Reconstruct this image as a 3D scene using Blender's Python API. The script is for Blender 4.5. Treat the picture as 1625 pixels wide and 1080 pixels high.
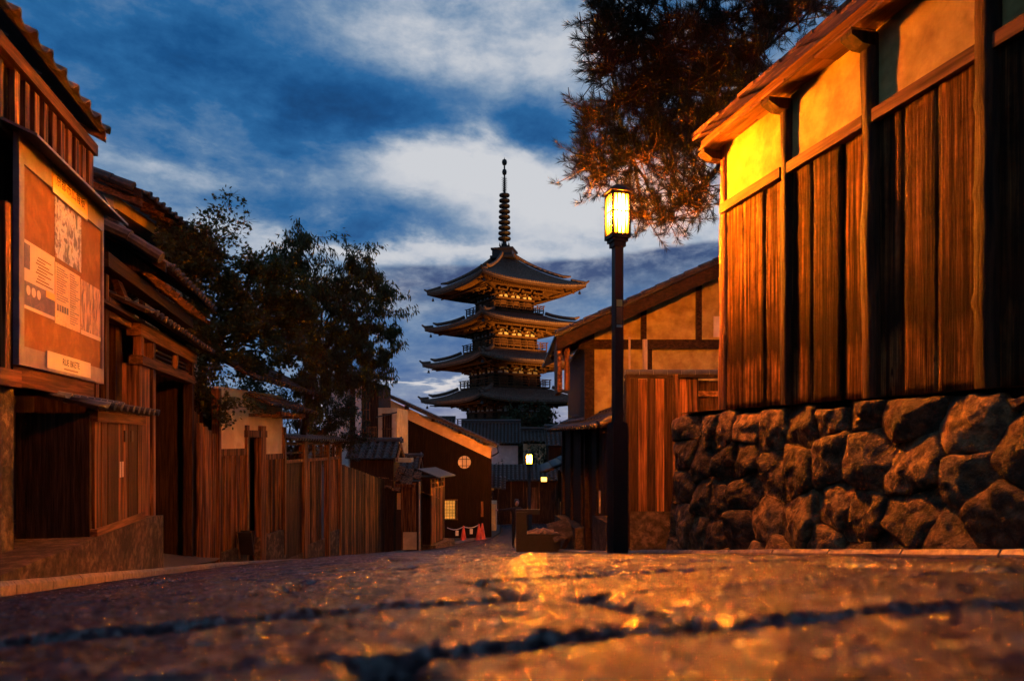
import bpy, math, random
from mathutils import Vector, Matrix, noise
R = math.radians
random.seed(7)
for o in list(bpy.data.objects): bpy.data.objects.remove(o)
SC = bpy.context.scene
COL = SC.collection

# ------------------------------------------------------------------ camera
cd = bpy.data.cameras.new('camera'); cam = bpy.data.objects.new('camera', cd); COL.objects.link(cam)
cam.location = (0, 0, 0); cam.rotation_euler = (R(90), 0, R(-13.5))
cd.sensor_width = 36; cd.lens = 24.37; cd.shift_y = 0.0972
cd.clip_start = 0.02; cd.clip_end = 1500
cd.dof.use_dof = True; cd.dof.focus_distance = 9.0; cd.dof.aperture_fstop = 3.8
SC.camera = cam
SC.view_settings.view_transform = 'Standard'; SC.view_settings.look = 'None'
SC.view_settings.gamma = 1; SC.view_settings.exposure = 0
SC.render.engine = 'CYCLES'
SC.cycles.use_denoising = True
SC.cycles.max_bounces = 5; SC.cycles.diffuse_bounces = 3; SC.cycles.glossy_bounces = 2
SC.cycles.sample_clamp_indirect = 4

# ------------------------------------------------------------------ node helper
class NT:
    def __init__(s, tree): s.t = tree; s.n = tree.nodes; s.l = tree.links
    def new(s, typ, **kw):
        n = s.n.new(typ)
        for k, v in kw.items():
            if k.startswith('i_'): n.inputs[int(k[2:])].default_value = v
            else: setattr(n, k, v)
        return n
    def put(s, sock, v):
        if hasattr(v, 'is_output') or hasattr(v, 'links'): s.l.new(v, sock)
        else: sock.default_value = v
    def math(s, op, a, b=0.0, c=None):
        n = s.n.new('ShaderNodeMath'); n.operation = op
        s.put(n.inputs[0], a); s.put(n.inputs[1], b)
        if c is not None: s.put(n.inputs[2], c)
        return n.outputs[0]
    def mix(s, f, a, b, mode='MIX'):
        n = s.n.new('ShaderNodeMix'); n.data_type = 'RGBA'; n.blend_type = mode
        s.put(n.inputs[0], f); s.put(n.inputs[6], a); s.put(n.inputs[7], b)
        return n.outputs[2]
    def noise(s, vec, scale, detail=4, rough=.55, dist=0.0):
        n = s.n.new('ShaderNodeTexNoise'); s.put(n.inputs['Vector'], vec)
        n.inputs['Scale'].default_value = scale; n.inputs['Detail'].default_value = detail
        n.inputs['Roughness'].default_value = rough; n.inputs['Distortion'].default_value = dist
        return n.outputs[0]
    def ramp(s, f, pts, interp='LINEAR'):
        n = s.n.new('ShaderNodeValToRGB'); s.put(n.inputs[0], f); cr = n.color_ramp; cr.interpolation = interp
        while len(cr.elements) < len(pts): cr.elements.new(0.5)
        for e, (p, c) in zip(cr.elements, pts):
            e.position = p; e.color = (c[0], c[1], c[2], 1) if hasattr(c, '__len__') else (c, c, c, 1)
        return n.outputs[0]
    def vmath(s, op, a, b):
        n = s.n.new('ShaderNodeVectorMath'); n.operation = op
        s.put(n.inputs[0], a); s.put(n.inputs[1], b)
        return n.outputs[0]

# ------------------------------------------------------------------ dusk sky (clouds by direction: azimuth / elevation)
W = bpy.data.worlds.new('World'); SC.world = W; W.use_nodes = True
w = NT(W.node_tree); w.n.clear()
tc = w.new('ShaderNodeTexCoord').outputs['Generated']
sp = w.new('ShaderNodeSeparateXYZ'); w.l.new(tc, sp.inputs[0])
dx, dy, dz = sp.outputs
azr = w.math('MULTIPLY', w.math('ARCTAN2', dx, dy), 180 / math.pi)
elr = w.math('MULTIPLY', w.math('ARCSINE', dz), 180 / math.pi)
zz = w.math('ADD', w.math('ABSOLUTE', dz), 0.16)
cb = w.new('ShaderNodeCombineXYZ')
w.l.new(w.math('DIVIDE', dx, zz), cb.inputs[0]); w.l.new(w.math('DIVIDE', dy, zz), cb.inputs[1])
P = cb.outputs[0]
n1 = w.noise(P, 2.1, 7, .58, .25)
cb2 = w.new('ShaderNodeCombineXYZ'); w.l.new(w.math('MULTIPLY', azr, .045), cb2.inputs[0]); w.l.new(w.math('MULTIPLY', elr, .085), cb2.inputs[1])
P2 = cb2.outputs[0]
n2 = w.noise(P2, 3.4, 8, .60, .25)
n3 = w.noise(w.vmath('ADD', P, (7.3, 2.1, 4.4)), 0.9, 3, .5)
az = w.math('ADD', azr, w.math('MULTIPLY', w.math('SUBTRACT', n2, .5), 7.0))
el = w.math('ADD', elr, w.math('MULTIPLY', w.math('SUBTRACT', n1, .5), 7.5))
n4 = w.noise(w.vmath('ADD', P2, (3.1, 9.7, 1.2)), 10.0, 8, .64, .15)
dens = w.math('ADD', .44, w.math('MULTIPLY', w.math('SUBTRACT', n1, .5), .75))
dens = w.math('ADD', dens, w.math('MULTIPLY', w.math('SUBTRACT', n2, .5), .70))
dens = w.math('ADD', dens, w.math('MULTIPLY', w.math('SUBTRACT', n4, .5), .50))
dens = w.math('ADD', dens, w.math('MULTIPLY', w.math('SUBTRACT', n3, .5), .25))
# (azimuth, elevation, half width, half height, weight) in degrees; + cloud, - gap
for (a, e, ra, re, wt) in [(-9, 25.5, 13, 4.5, .34), (2.0, 25.0, 8, 2.4, .46), (-16, 30, 14, 5, .16), (15.2, 24.2, 5.0, 1.6, .55),
                           (0, 18.0, 11, 1.9, .26), (4.5, 29.8, 6.0, 2.4, -.34), (11, 20.9, 8.5, 2.6, -.62), (15, 18.0, 7, 2.2, -.34),
                           (-12, 19.6, 7.0, .9, -.34), (4, 14.9, 14, 1.0, -.52), (15, 28.6, 9.5, 3.2, -.36), (5.6, 21.6, 4.5, 1.8, -.42),
                           (11, 7.6, 17, 3.2, .14), (3.0, 11.6, 7.5, 1.0, -.26), (6.0, 4.7, 4.6, .40, -.60), (24, 18, 9, 4.0, -.52), (5, 17.0, 6, .9, .14), (9, 26.8, 4, 1.4, .12)]:
    u = w.math('DIVIDE', w.math('SUBTRACT', az, a), ra); v = w.math('DIVIDE', w.math('SUBTRACT', el, e), re)
    q = w.math('ADD', w.math('MULTIPLY', u, u), w.math('MULTIPLY', v, v))
    dens = w.math('ADD', dens, w.math('MULTIPLY', w.math('EXPONENT', w.math('MULTIPLY', q, -1.0)), wt))
dens = w.math('ADD', w.math('MULTIPLY', dens, .76), .115)
cloudc = w.ramp(dens, [(.0, (.66, .68, .72)), (.14, (.56, .60, .67)), (.26, (.37, .45, .57)), (.38, (.20, .31, .47)), (.50, (.088, .205, .40)), (.64, (.020, .135, .35)), (.82, (.007, .085, .26)), (1.0, (.004, .055, .18))])
# a long bank of slate cloud low over the town, its top edge gently arched
arch = w.math('ADD', 14.9, w.math('MULTIPLY', w.math('SUBTRACT', azr, 22), .055))
arch = w.math('ADD', arch, w.math('MULTIPLY', w.math('SUBTRACT', n3, .5), 2.2))
bt = w.math('SUBTRACT', arch, w.math('ADD', elr, w.math('MULTIPLY', w.math('SUBTRACT', n2, .5), .5)))
top = w.new('ShaderNodeMapRange', interpolation_type='SMOOTHSTEP'); w.put(top.inputs[0], bt); top.inputs[1].default_value = -.12; top.inputs[2].default_value = .35
bot = w.new('ShaderNodeMapRange', interpolation_type='SMOOTHSTEP'); w.put(bot.inputs[0], w.math('ADD', bt, w.math('MULTIPLY', w.math('SUBTRACT', n1, .5), 3.5))); bot.inputs[1].default_value = 4.6; bot.inputs[2].default_value = 1.2
azm = w.new('ShaderNodeMapRange', interpolation_type='SMOOTHSTEP'); w.put(azm.inputs[0], azr); azm.inputs[1].default_value = -2; azm.inputs[2].default_value = 7
bank = w.math('MULTIPLY', w.math('MULTIPLY', top.outputs[0], bot.outputs[0]), azm.outputs[0])
cloudc = w.mix(w.math('MULTIPLY', bank, w.ramp(n4, [(.36, .55), (.6, .95)])), cloudc, (.026, .068, .19, 1))
sky = w.new('ShaderNodeTexSky', sky_type='NISHITA', sun_disc=False, sun_elevation=R(1.0), sun_rotation=R(13))
skyv = w.mix(1.0, sky.outputs[0], (.006, .006, .008, 1), 'MULTIPLY')
tot = w.mix(1.0, cloudc, skyv, 'ADD')
bg = w.new('ShaderNodeBackground'); w.l.new(tot, bg.inputs[0]); bg.inputs[1].default_value = .92
w.l.new(bg.outputs[0], w.new('ShaderNodeOutputWorld').inputs[0])

# ------------------------------------------------------------------ materials
MATS = {}
def M(name, c1, c2=None, scale=(3, 3, 3), rough=.75, bump=.3, bscale=1.0, detail=5, rand=.25, spec=.25, dist=.02, emit=None, estr=0, metal=0, dirt=None):
    if name in MATS: return MATS[name]
    m = bpy.data.materials.new(name); m.use_nodes = True; t = NT(m.node_tree); t.n.clear()
    b = t.new('ShaderNodeBsdfPrincipled'); out = t.new('ShaderNodeOutputMaterial'); t.l.new(b.outputs[0], out.inputs[0])
    c2 = c2 or tuple(x * .55 for x in c1)
    geo = t.new('ShaderNodeNewGeometry').outputs['Position']
    oi = t.new('ShaderNodeObjectInfo').outputs['Random']
    off = t.new('ShaderNodeCombineXYZ'); t.l.new(t.math('MULTIPLY', oi, 17.0), off.inputs[0]); t.l.new(t.math('MULTIPLY', oi, 31.0), off.inputs[1]); t.l.new(t.math('MULTIPLY', oi, 7.0), off.inputs[2])
    v = t.vmath('MULTIPLY', t.vmath('ADD', geo, off.outputs[0]), scale)
    f = t.noise(v, 1.0, detail, .62, .3)
    fr = t.ramp(f, [(.39, 0.0), (.50, .35), (.62, 1.0)])
    c = t.mix(fr, (*c2, 1), (*c1, 1))
    if dirt:
        f2 = t.noise(geo, dirt[0], 4, .6)
        c = t.mix(t.math('MULTIPLY', t.ramp(f2, [(.42, 0.0), (.66, 1.0)]), dirt[2]), c, (*dirt[1], 1))
    c = t.mix(1.0, c, t.ramp(oi, [(0, 1 - rand), (1, 1 + rand * .6)]), 'MULTIPLY')
    t.l.new(c, b.inputs['Base Color'])
    b.inputs['Roughness'].default_value = rough; b.inputs['Specular IOR Level'].default_value = spec; b.inputs['Metallic'].default_value = metal
    if bump:
        bf = t.noise(t.vmath('MULTIPLY', v, (bscale,) * 3), 1.0, 6, .65)
        bn = t.new('ShaderNodeBump'); bn.inputs['Strength'].default_value = bump; bn.inputs['Distance'].default_value = dist
        t.l.new(bf, bn.inputs['Height']); t.l.new(bn.outputs[0], b.inputs['Normal'])
    if emit:
        b.inputs['Emission Color'].default_value = (*emit, 1); b.inputs['Emission Strength'].default_value = estr
    MATS[name] = m
    return m
def wall_wood():
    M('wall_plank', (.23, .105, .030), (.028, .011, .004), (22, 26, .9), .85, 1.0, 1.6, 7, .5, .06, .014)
    m = MATS['wall_plank']; t = NT(m.node_tree); b = t.n['Principled BSDF']; src = b.inputs['Base Color'].links[0].from_socket
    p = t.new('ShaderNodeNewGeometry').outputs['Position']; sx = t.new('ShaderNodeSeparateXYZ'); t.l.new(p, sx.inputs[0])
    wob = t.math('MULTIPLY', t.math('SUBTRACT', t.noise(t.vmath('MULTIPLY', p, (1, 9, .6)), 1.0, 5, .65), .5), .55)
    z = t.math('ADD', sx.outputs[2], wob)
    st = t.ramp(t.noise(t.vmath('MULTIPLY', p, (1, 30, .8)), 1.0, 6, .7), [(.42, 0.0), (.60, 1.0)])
    f = t.math('MAXIMUM', t.ramp(t.math('MULTIPLY', z, .5), [(.30, 0.0), (.37, .95), (.45, .85), (.62, .25), (.8, 0.0)]), t.math('MULTIPLY', st, .86))  # band by height paints the eave's shadow into the wood; streaks are weathering
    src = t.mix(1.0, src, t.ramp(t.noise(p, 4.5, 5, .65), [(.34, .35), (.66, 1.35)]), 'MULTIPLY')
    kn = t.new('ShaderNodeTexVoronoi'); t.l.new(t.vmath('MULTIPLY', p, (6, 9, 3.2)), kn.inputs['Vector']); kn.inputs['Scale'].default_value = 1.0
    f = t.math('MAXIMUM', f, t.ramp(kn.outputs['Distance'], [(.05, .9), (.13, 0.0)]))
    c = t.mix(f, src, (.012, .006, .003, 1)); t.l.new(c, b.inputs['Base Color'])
# vertical-grain and horizontal-grain woods
M('plank', (.27, .115, .040), (.050, .019, .008), (24, 24, 1.0), .62, .9, 1.3, 6, .35, .10, .012)
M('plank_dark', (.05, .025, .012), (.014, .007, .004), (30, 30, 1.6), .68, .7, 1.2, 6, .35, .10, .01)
M('plank_grey', (.22, .10, .044), (.016, .008, .004), (17, 17, .9), .68, .7, 1.6, 6, .5, .10, .01)
M('post', (.055, .026, .012), (.016, .008, .004), (26, 26, 1.8), .7, .9, 1.0, 6, .3, .10, .015)
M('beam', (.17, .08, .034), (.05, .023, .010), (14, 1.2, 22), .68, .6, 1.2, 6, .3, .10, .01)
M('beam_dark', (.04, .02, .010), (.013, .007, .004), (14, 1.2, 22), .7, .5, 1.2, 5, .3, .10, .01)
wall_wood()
M('soffit', (.20, .092, .034), (.07, .03, .012), (18, 1.1, 18), .6, .5, 1.2, 6, .3, .10, .008)
M('plaster', (.60, .45, .27), (.47, .34, .19), (3, 3, 3), .9, .35, 9, 6, .1, .1, .004, dirt=(2.2, (.30, .2, .11), .45))
M('plaster_ochre', (.36, .30, .11), (.26, .21, .07), (3, 3, 3), .9, .5, 9, 6, .1, .1, .006, dirt=(4.5, (.13, .08, .03), .6))
M('plaster_white', (.62, .57, .55), (.48, .44, .43), (2, 2, 2), .9, .2, 8, 5, .08, .1, .004, dirt=(1.2, (.3, .26, .25), .4))
M('tile', (.036, .036, .040), (.014, .014, .017), (9, 9, 9), .42, .25, 4, 5, .35, .5, .006)
M('pagoda_tile', (.20, .125, .095), (.09, .055, .042), (6, 6, 6), .9, .3, 4, 5, .1, .05, .02)
M('tile_old', (.055, .040, .033), (.020, .015, .013), (8, 8, 8), .55, .3, 4, 5, .35, .4, .006)
def granite():
    m = bpy.data.materials.new('granite'); m.use_nodes = True; t = NT(m.node_tree); b = t.n['Principled BSDF']
    geo = t.new('ShaderNodeNewGeometry'); p = geo.outputs['Position']; oi = t.new('ShaderNodeObjectInfo').outputs['Random']
    f = t.ramp(t.noise(p, 70, 6, .7), [(.34, 0.0), (.66, 1.0)]); big = t.ramp(t.noise(p, 6, 4, .6), [(.35, .55), (.68, 1.15)])
    c = t.mix(f, (.009, .006, .010, 1), (.062, .036, .050, 1)); c = t.mix(1.0, c, big, 'MULTIPLY'); c = t.mix(1.0, c, t.ramp(oi, [(0, .7), (1, 1.15)]), 'MULTIPLY')
    t.l.new(c, b.inputs['Base Color']); 
    t.l.new(t.math('ADD', .10, t.math('MULTIPLY', t.noise(p, 40, 3, .6), .26)), b.inputs['Roughness'])
    vo = t.new('ShaderNodeTexVoronoi'); t.l.new(p, vo.inputs['Vector']); vo.inputs['Scale'].default_value = 120
    vo2 = t.new('ShaderNodeTexVoronoi'); t.l.new(p, vo2.inputs['Vector']); vo2.inputs['Scale'].default_value = 30
    sc_ = t.new('ShaderNodeSeparateColor'); t.l.new(vo.outputs['Color'], sc_.inputs[0]); t.l.new(t.ramp(sc_.outputs[2], [(.0, .04), (.42, .16), (.70, 1.0)]), b.inputs['Specular IOR Level'])
    c = t.mix(1.0, c, t.ramp(sc_.outputs[0], [(.0, .30), (.5, .8), (1.0, 1.7)]), 'MULTIPLY'); t.l.new(c, b.inputs['Base Color'])
    d = t.vmath('ADD', t.vmath('MULTIPLY', t.vmath('SUBTRACT', vo.outputs['Color'], (.5, .5, .5)), (.72, .72, .2)), t.vmath('MULTIPLY', t.vmath('SUBTRACT', vo2.outputs['Color'], (.5, .5, .5)), (.36, .36, .1)))
    bn = t.new('ShaderNodeBump'); bn.inputs['Strength'].default_value = .9; bn.inputs['Distance'].default_value = .012; t.l.new(t.noise(p, 60, 6, .65), bn.inputs['Height'])
    t.l.new(t.vmath('NORMALIZE', t.vmath('ADD', bn.outputs[0], d), (0, 0, 0)), b.inputs['Normal'])
    MATS['granite'] = m
granite()
M('mortar', (.010, .008, .009), (.005, .004, .005), (30, 30, 30), .85, .5, 2, 5, .1, .2, .004)
M('asphalt', (.075, .062, .058), (.045, .038, .037), (30, 30, 30), .62, .6, 3, 6, .1, .35, .006, dirt=(.8, (.04, .035, .035), .6))
M('kerbstone', (.26, .19, .15), (.13, .095, .08), (18, 18, 18), .6, .6, 2, 6, .2, .35, .006)
M('concrete', (.15, .10, .066), (.04, .027, .019), (11, 11, 11), .85, 1.0, 3, 8, .15, .2, .03, dirt=(2.4, (.02, .016, .011), .9))
M('rock', (.22, .125, .052), (.045, .026, .013), (12, 12, 12), .7, 1.0, 3.0, 9, .55, .2, .022, dirt=(3.0, (.03, .024, .015), .6))
M('black_metal', (.012, .011, .011), (.008, .007, .007), (12, 12, 12), .45, .1, 3, 3, .1, .4, .003)
M('dark_iron', (.045, .034, .028), (.025, .02, .018), (9, 9, 9), .5, .2, 3, 3, .2, .4, .003, metal=.6)
M('bark', (.08, .045, .028), (.03, .018, .012), (16, 16, 5), .85, 1, 1.2, 5, .2, .15, .02)
M('soil', (.05, .04, .028), (.025, .02, .015), (3, 3, 3), .95, .6, 4, 5, .1, .1, .02)
M('cone_red', (.45, .06, .03), (.33, .04, .02), (4, 4, 4), .5, .1, 3, 3, .1, .4, .002)
M('white_paint', (.7, .66, .62), (.55, .52, .5), (4, 4, 4), .5, .1, 3, 3, .05, .4, .002)
M('pale_pipe', (.42, .33, .27), (.3, .23, .19), (4, 4, 1), .5, .1, 3, 3, .05, .4, .002)
M('black_wood', (.014, .008, .005), (.006, .004, .003), (16, 16, 1.4), .8, .5, 1.4, 5, .2, .06, .01)
M('corkboard', (.25, .125, .05), (.18, .085, .032), (5, 5, 5), .8, .2, 9, 5, .05, .15, .003, dirt=(3.5, (.16, .085, .045), .35))
M('steel_frame', (.20, .15, .14), (.14, .1, .1), (6, 6, 6), .4, .1, 3, 3, .05, .5, .002)
M('paper_yellow', (.75, .45, .12), (.68, .40, .10), (3, 3, 3), .6, .05, 3, 3, .03, .2, .001)
M('paper_cream', (.50, .42, .36), (.44, .37, .31), (3, 3, 3), .5, .05, 3, 3, .03, .35, .001)
M('ink', (.03, .02, .02), (.025, .018, .018), (3, 3, 3), .6, 0, 1, 2, .02, .2)
M('dark_cloth', (.02, .018, .02), (.012, .011, .012), (20, 20, 20), .85, .4, 2, 4, .1, .15, .01)
M('skin', (.48, .27, .17), (.42, .23, .14), (8, 8, 8), .55, .1, 2, 3, .05, .3, .002)
M('hair', (.02, .015, .012), (.012, .01, .008), (30, 30, 8), .5, .3, 2, 4, .05, .3, .004)
M('glass_dark', (.02, .022, .025), (.015, .016, .02), (2, 2, 2), .12, .02, 1, 2, .05, .6, .001)
AMBER = (1.0, .36, .035)
def lamp_glass(name, peak, col):
    m = bpy.data.materials.new(name); m.use_nodes = True; t = NT(m.node_tree); t.n.clear()
    tcg = t.new('ShaderNodeTexCoord').outputs['Generated']; sx = t.new('ShaderNodeSeparateXYZ'); t.l.new(tcg, sx.inputs[0])
    u = t.math('DIVIDE', t.math('SUBTRACT', sx.outputs[1], .5), .20); v = t.math('DIVIDE', t.math('SUBTRACT', sx.outputs[2], .55), .24)
    q = t.math('ADD', t.math('MULTIPLY', u, u), t.math('MULTIPLY', v, v))
    st = t.math('ADD', t.math('MULTIPLY', t.math('EXPONENT', t.math('MULTIPLY', q, -1.0)), peak), 3.2)
    grime = t.ramp(t.noise(t.vmath('MULTIPLY', tcg, (1, 5, 9)), 1.0, 5, .6), [(.3, .6), (.7, 1.0)])
    e = t.new('ShaderNodeEmission'); t.l.new(t.mix(1.0, (*col, 1), grime, 'MULTIPLY'), e.inputs[0]); t.l.new(st, e.inputs[1])
    t.l.new(e.outputs[0], t.new('ShaderNodeOutputMaterial').inputs[0]); MATS[name] = m
lamp_glass('lamp_glass', 60000, (1.0, .222, .004))
lamp_glass('far_lamp_glass', 34000, (1.0, .24, .006))
M('lantern_paper', (.9, .7, .35), rough=.7, bump=0, emit=(1.0, .50, .07), estr=6)
M('lit_shoji', (.8, .6, .25), rough=.8, bump=0, emit=(1.0, .50, .07), estr=.36)
M('flood_glass', (.9, .8, .6), rough=.3, bump=0, emit=(1.0, .42, .06), estr=25)

def poster_mat(name, cols, scale, thr):
    m = bpy.data.materials.new(name); m.use_nodes = True; t = NT(m.node_tree)
    b = t.n['Principled BSDF']; g = t.new('ShaderNodeNewGeometry').outputs['Position']
    f = t.noise(t.vmath('MULTIPLY', g, scale), 1.0, 6, .7, .8)
    c = t.ramp(f, list(zip(thr, cols)))
    t.l.new(c, b.inputs['Base Color']); b.inputs['Roughness'].default_value = .42
    MATS[name] = m
poster_mat('poster_print', [(.03, .02, .04), (.09, .06, .10), (.34, .34, .44), (.46, .46, .54), (.22, .07, .03)], (4, 9, 7), (.34, .43, .50, .56, .63))
poster_mat('poster_text', [(.10, .05, .04), (.42, .28, .15), (.48, .34, .20), (.30, .16, .08)], (20, 26, 30), (.32, .42, .55, .66))
poster_mat('poster_wood', [(.04, .025, .04), (.13, .07, .07), (.40, .23, .14), (.46, .31, .22)], (9, 16, 4), (.34, .44, .54, .66))
poster_mat('poster_night', [(.03, .02, .045), (.07, .045, .075), (.16, .09, .11)], (9, 9, 9), (.3, .5, .7))
def leaf_mat(name, c1, c2, tr):
    m = bpy.data.materials.new(name); m.use_nodes = True; t = NT(m.node_tree); t.n.clear()
    out = t.new('ShaderNodeOutputMaterial'); g = t.new('ShaderNodeNewGeometry').outputs['Position']
    f = t.ramp(t.noise(g, 1.7, 4, .6), [(.36, 0.0), (.62, 1.0)])
    f2 = t.ramp(t.noise(g, 23, 2, .6), [(.3, .55), (.7, 1.3)])
    c = t.mix(1.0, t.mix(f, (*c1, 1), (*c2, 1)), f2, 'MULTIPLY')
    d = t.new('ShaderNodeBsdfPrincipled'); t.l.new(c, d.inputs['Base Color']); d.inputs['Roughness'].default_value = .6; d.inputs['Specular IOR Level'].default_value = .2
    tl = t.new('ShaderNodeBsdfTranslucent'); t.l.new(c, tl.inputs[0])
    mx = t.new('ShaderNodeMixShader'); mx.inputs[0].default_value = tr
    t.l.new(d.outputs[0], mx.inputs[1]); t.l.new(tl.outputs[0], mx.inputs[2]); t.l.new(mx.outputs[0], out.inputs[0])
    MATS[name] = m
leaf_mat('leaf_maple', (.055, .060, .014), (.115, .085, .020), .35)
leaf_mat('leaf_willow', (.04, .05, .018), (.07, .07, .022), .3)
leaf_mat('leaf_pine', (.007, .008, .003), (.018, .014, .004), .10)
leaf_mat('leaf_dark', (.022, .032, .012), (.04, .045, .016), .25)

# ------------------------------------------------------------------ scene helpers
def tag(o, label, cat=None, group=None, kind=None):
    if label: o['label'] = label
    if cat: o['category'] = cat
    if group: o['group'] = group
    if kind: o['kind'] = kind
    return o
def thing(name, label, cat, loc=(0, 0, 0), group=None, kind=None):
    o = bpy.data.objects.new(name, None); COL.objects.link(o); o.location = loc; o.empty_display_size = .2
    return tag(o, label, cat, group, kind)
def worigin(p):
    v = Vector((0, 0, 0))
    while p is not None: v += p.location; p = p.parent
    return v
def link(name, me, parent=None, mat=None):
    o = bpy.data.objects.new(name, me); COL.objects.link(o)
    if mat:
        me.materials.clear(); me.materials.append(MATS[mat])
    if parent: o.parent = parent; o.location = -worigin(parent)
    return o
class MB:
    def __init__(s): s.v = []; s.f = []
    def quad(s, *p):
        i = len(s.v); s.v += [tuple(q) for q in p]; s.f.append(tuple(range(i, i + len(p))))
    def raw(s, vs, fs):
        i = len(s.v); s.v += [tuple(q) for q in vs]; s.f += [tuple(j + i for j in f) for f in fs]
    def box(s, c, sz, rz=0, m=None):
        hx, hy, hz = sz[0] / 2, sz[1] / 2, sz[2] / 2; ca, sa = math.cos(rz), math.sin(rz); vs = []
        for x in (-hx, hx):
            for y in (-hy, hy):
                for z in (-hz, hz): vs.append((c[0] + x * ca - y * sa, c[1] + x * sa + y * ca, c[2] + z))
        s.raw(vs, [(0, 1, 3, 2), (4, 6, 7, 5), (0, 4, 5, 1), (2, 3, 7, 6), (0, 2, 6, 4), (1, 5, 7, 3)])
    def beam(s, p0, p1, wd, ht, up=(0, 0, 1)):
        p0, p1 = Vector(p0), Vector(p1); d = (p1 - p0).normalized(); up = Vector(up)
        sd = d.cross(up)
        if sd.length < 1e-4: sd = d.cross(Vector((1, 0, 0)))
        sd.normalize(); u = sd.cross(d).normalized(); vs = []
        for p in (p0, p1):
            for a, b in ((-1, -1), (1, -1), (1, 1), (-1, 1)): vs.append(p + sd * (a * wd / 2) + u * (b * ht / 2))
        s.raw(vs, [(0, 3, 2, 1), (4, 5, 6, 7), (0, 1, 5, 4), (1, 2, 6, 5), (2, 3, 7, 6), (3, 0, 4, 7)])
    def tube(s, pts, rad, n=8, caps=True):
        pts = [Vector(p) for p in pts]; rad = rad if hasattr(rad, '__len__') else [rad] * len(pts); base = len(s.v)
        for i, p in enumerate(pts):
            d = (pts[min(i + 1, len(pts) - 1)] - pts[max(i - 1, 0)]).normalized()
            a = d.cross(Vector((0, 0, 1)))
            if a.length < .05: a = d.cross(Vector((0, 1, 0)))
            a.normalize(); b = d.cross(a)
            for k in range(n):
                t = 2 * math.pi * k / n; s.v.append(tuple(p + (a * math.cos(t) + b * math.sin(t)) * rad[i]))
        for i in range(len(pts) - 1):
            for k in range(n):
                k2 = (k + 1) % n; s.f.append((base + i * n + k, base + i * n + k2, base + (i + 1) * n + k2, base + (i + 1) * n + k))
        if caps:
            s.f.append(tuple(base + k for k in range(n))[::-1]); s.f.append(tuple(base + (len(pts) - 1) * n + k for k in range(n)))
    def lathe(s, c, prof, n=16):
        base = len(s.v)
        for r, z in prof:
            for k in range(n):
                t = 2 * math.pi * k / n; s.v.append((c[0] + r * math.cos(t), c[1] + r * math.sin(t), c[2] + z))
        for i in range(len(prof) - 1):
            for k in range(n):
                k2 = (k + 1) % n; s.f.append((base + i * n + k, base + i * n + k2, base + (i + 1) * n + k2, base + (i + 1) * n + k))
        s.f.append(tuple(base + k for k in range(n))[::-1]); s.f.append(tuple(base + (len(prof) - 1) * n + k for k in range(n)))
    def prism(s, poly, depth):     # poly: 3D points, extruded by vector depth
        n = len(poly); d = Vector(depth); a = [Vector(p) for p in poly]; b = [p + d for p in a]
        s.raw(a + b, [tuple(range(n))[::-1], tuple(range(n, 2 * n))] + [(i, (i + 1) % n, n + (i + 1) % n, n + i) for i in range(n)])
    def build(s, name, mat, parent=None, smooth=False):
        me = bpy.data.meshes.new(name); me.from_pydata(s.v, [], s.f); me.validate()
        if smooth: me.polygons.foreach_set('use_smooth', [True] * len(me.polygons))
        me.update(); return link(name, me, parent, mat)
_UC = {}
def unit(mat):
    if mat not in _UC:
        b = MB(); b.box((0, 0, 0), (1, 1, 1)); me = bpy.data.meshes.new('unit_' + mat); me.from_pydata(b.v, [], b.f); me.materials.append(MATS[mat]); _UC[mat] = me
    return _UC[mat]
def bi(name, mat, c, sz, parent, rz=0, rx=0, ry=0):     # one box-shaped piece that shares its mesh with all alike
    o = bpy.data.objects.new(name, unit(mat)); COL.objects.link(o)
    o.parent = parent; o.location = Vector(c) - (worigin(parent) if parent else Vector((0, 0, 0))); o.scale = sz; o.rotation_euler = (rx, ry, rz)
    return o
def inst(name, me, parent, mw):
    o = bpy.data.objects.new(name, me); COL.objects.link(o); o.parent = parent
    m = mw.copy(); m.translation = m.translation - worigin(parent); o.matrix_basis = m
    return o
class Fr:                                   # a vertical plane: origin, direction s along it, n out to the right of it
    def __init__(s, P, D):
        L = math.hypot(*D); s.P = P; s.D = (D[0] / L, D[1] / L); s.N = (s.D[1], -s.D[0]); s.rz = math.atan2(s.D[1], s.D[0]) - math.pi / 2
    def pt(s, a, n, z): return Vector((s.P[0] + s.D[0] * a + s.N[0] * n, s.P[1] + s.D[1] * a + s.N[1] * n, z))
    def bx(s, name, mat, s0, s1, n0, n1, z0, z1, parent):
        return bi(name, mat, s.pt((s0 + s1) / 2, (n0 + n1) / 2, (z0 + z1) / 2), (abs(n1 - n0), abs(s1 - s0), abs(z1 - z0)), parent, s.rz)
def planks(fr, mat, s0, s1, z0, z1, n0, wd, parent, name='plank', th=.022, gap=.006, jit=.006, slope0=0, slope1=0):
    k = max(1, round((s1 - s0) / wd)); st = (s1 - s0) / k
    for i in range(k):
        a = s0 + i * st; j = random.uniform(-jit, jit); mid = (a + st / 2 - s0) / (s1 - s0)
        mt = 'plank_dark' if mat in ('plank', 'plank_grey') and random.random() < .28 else ('plank_grey' if mat == 'plank' and random.random() < .4 else mat)
        fr.bx(name, mt, a + gap / 2, a + st - gap / 2, n0 + j - th, n0 + j, z0 + slope0 * mid, z1 + slope1 * mid + random.uniform(-jit, jit), parent)

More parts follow.
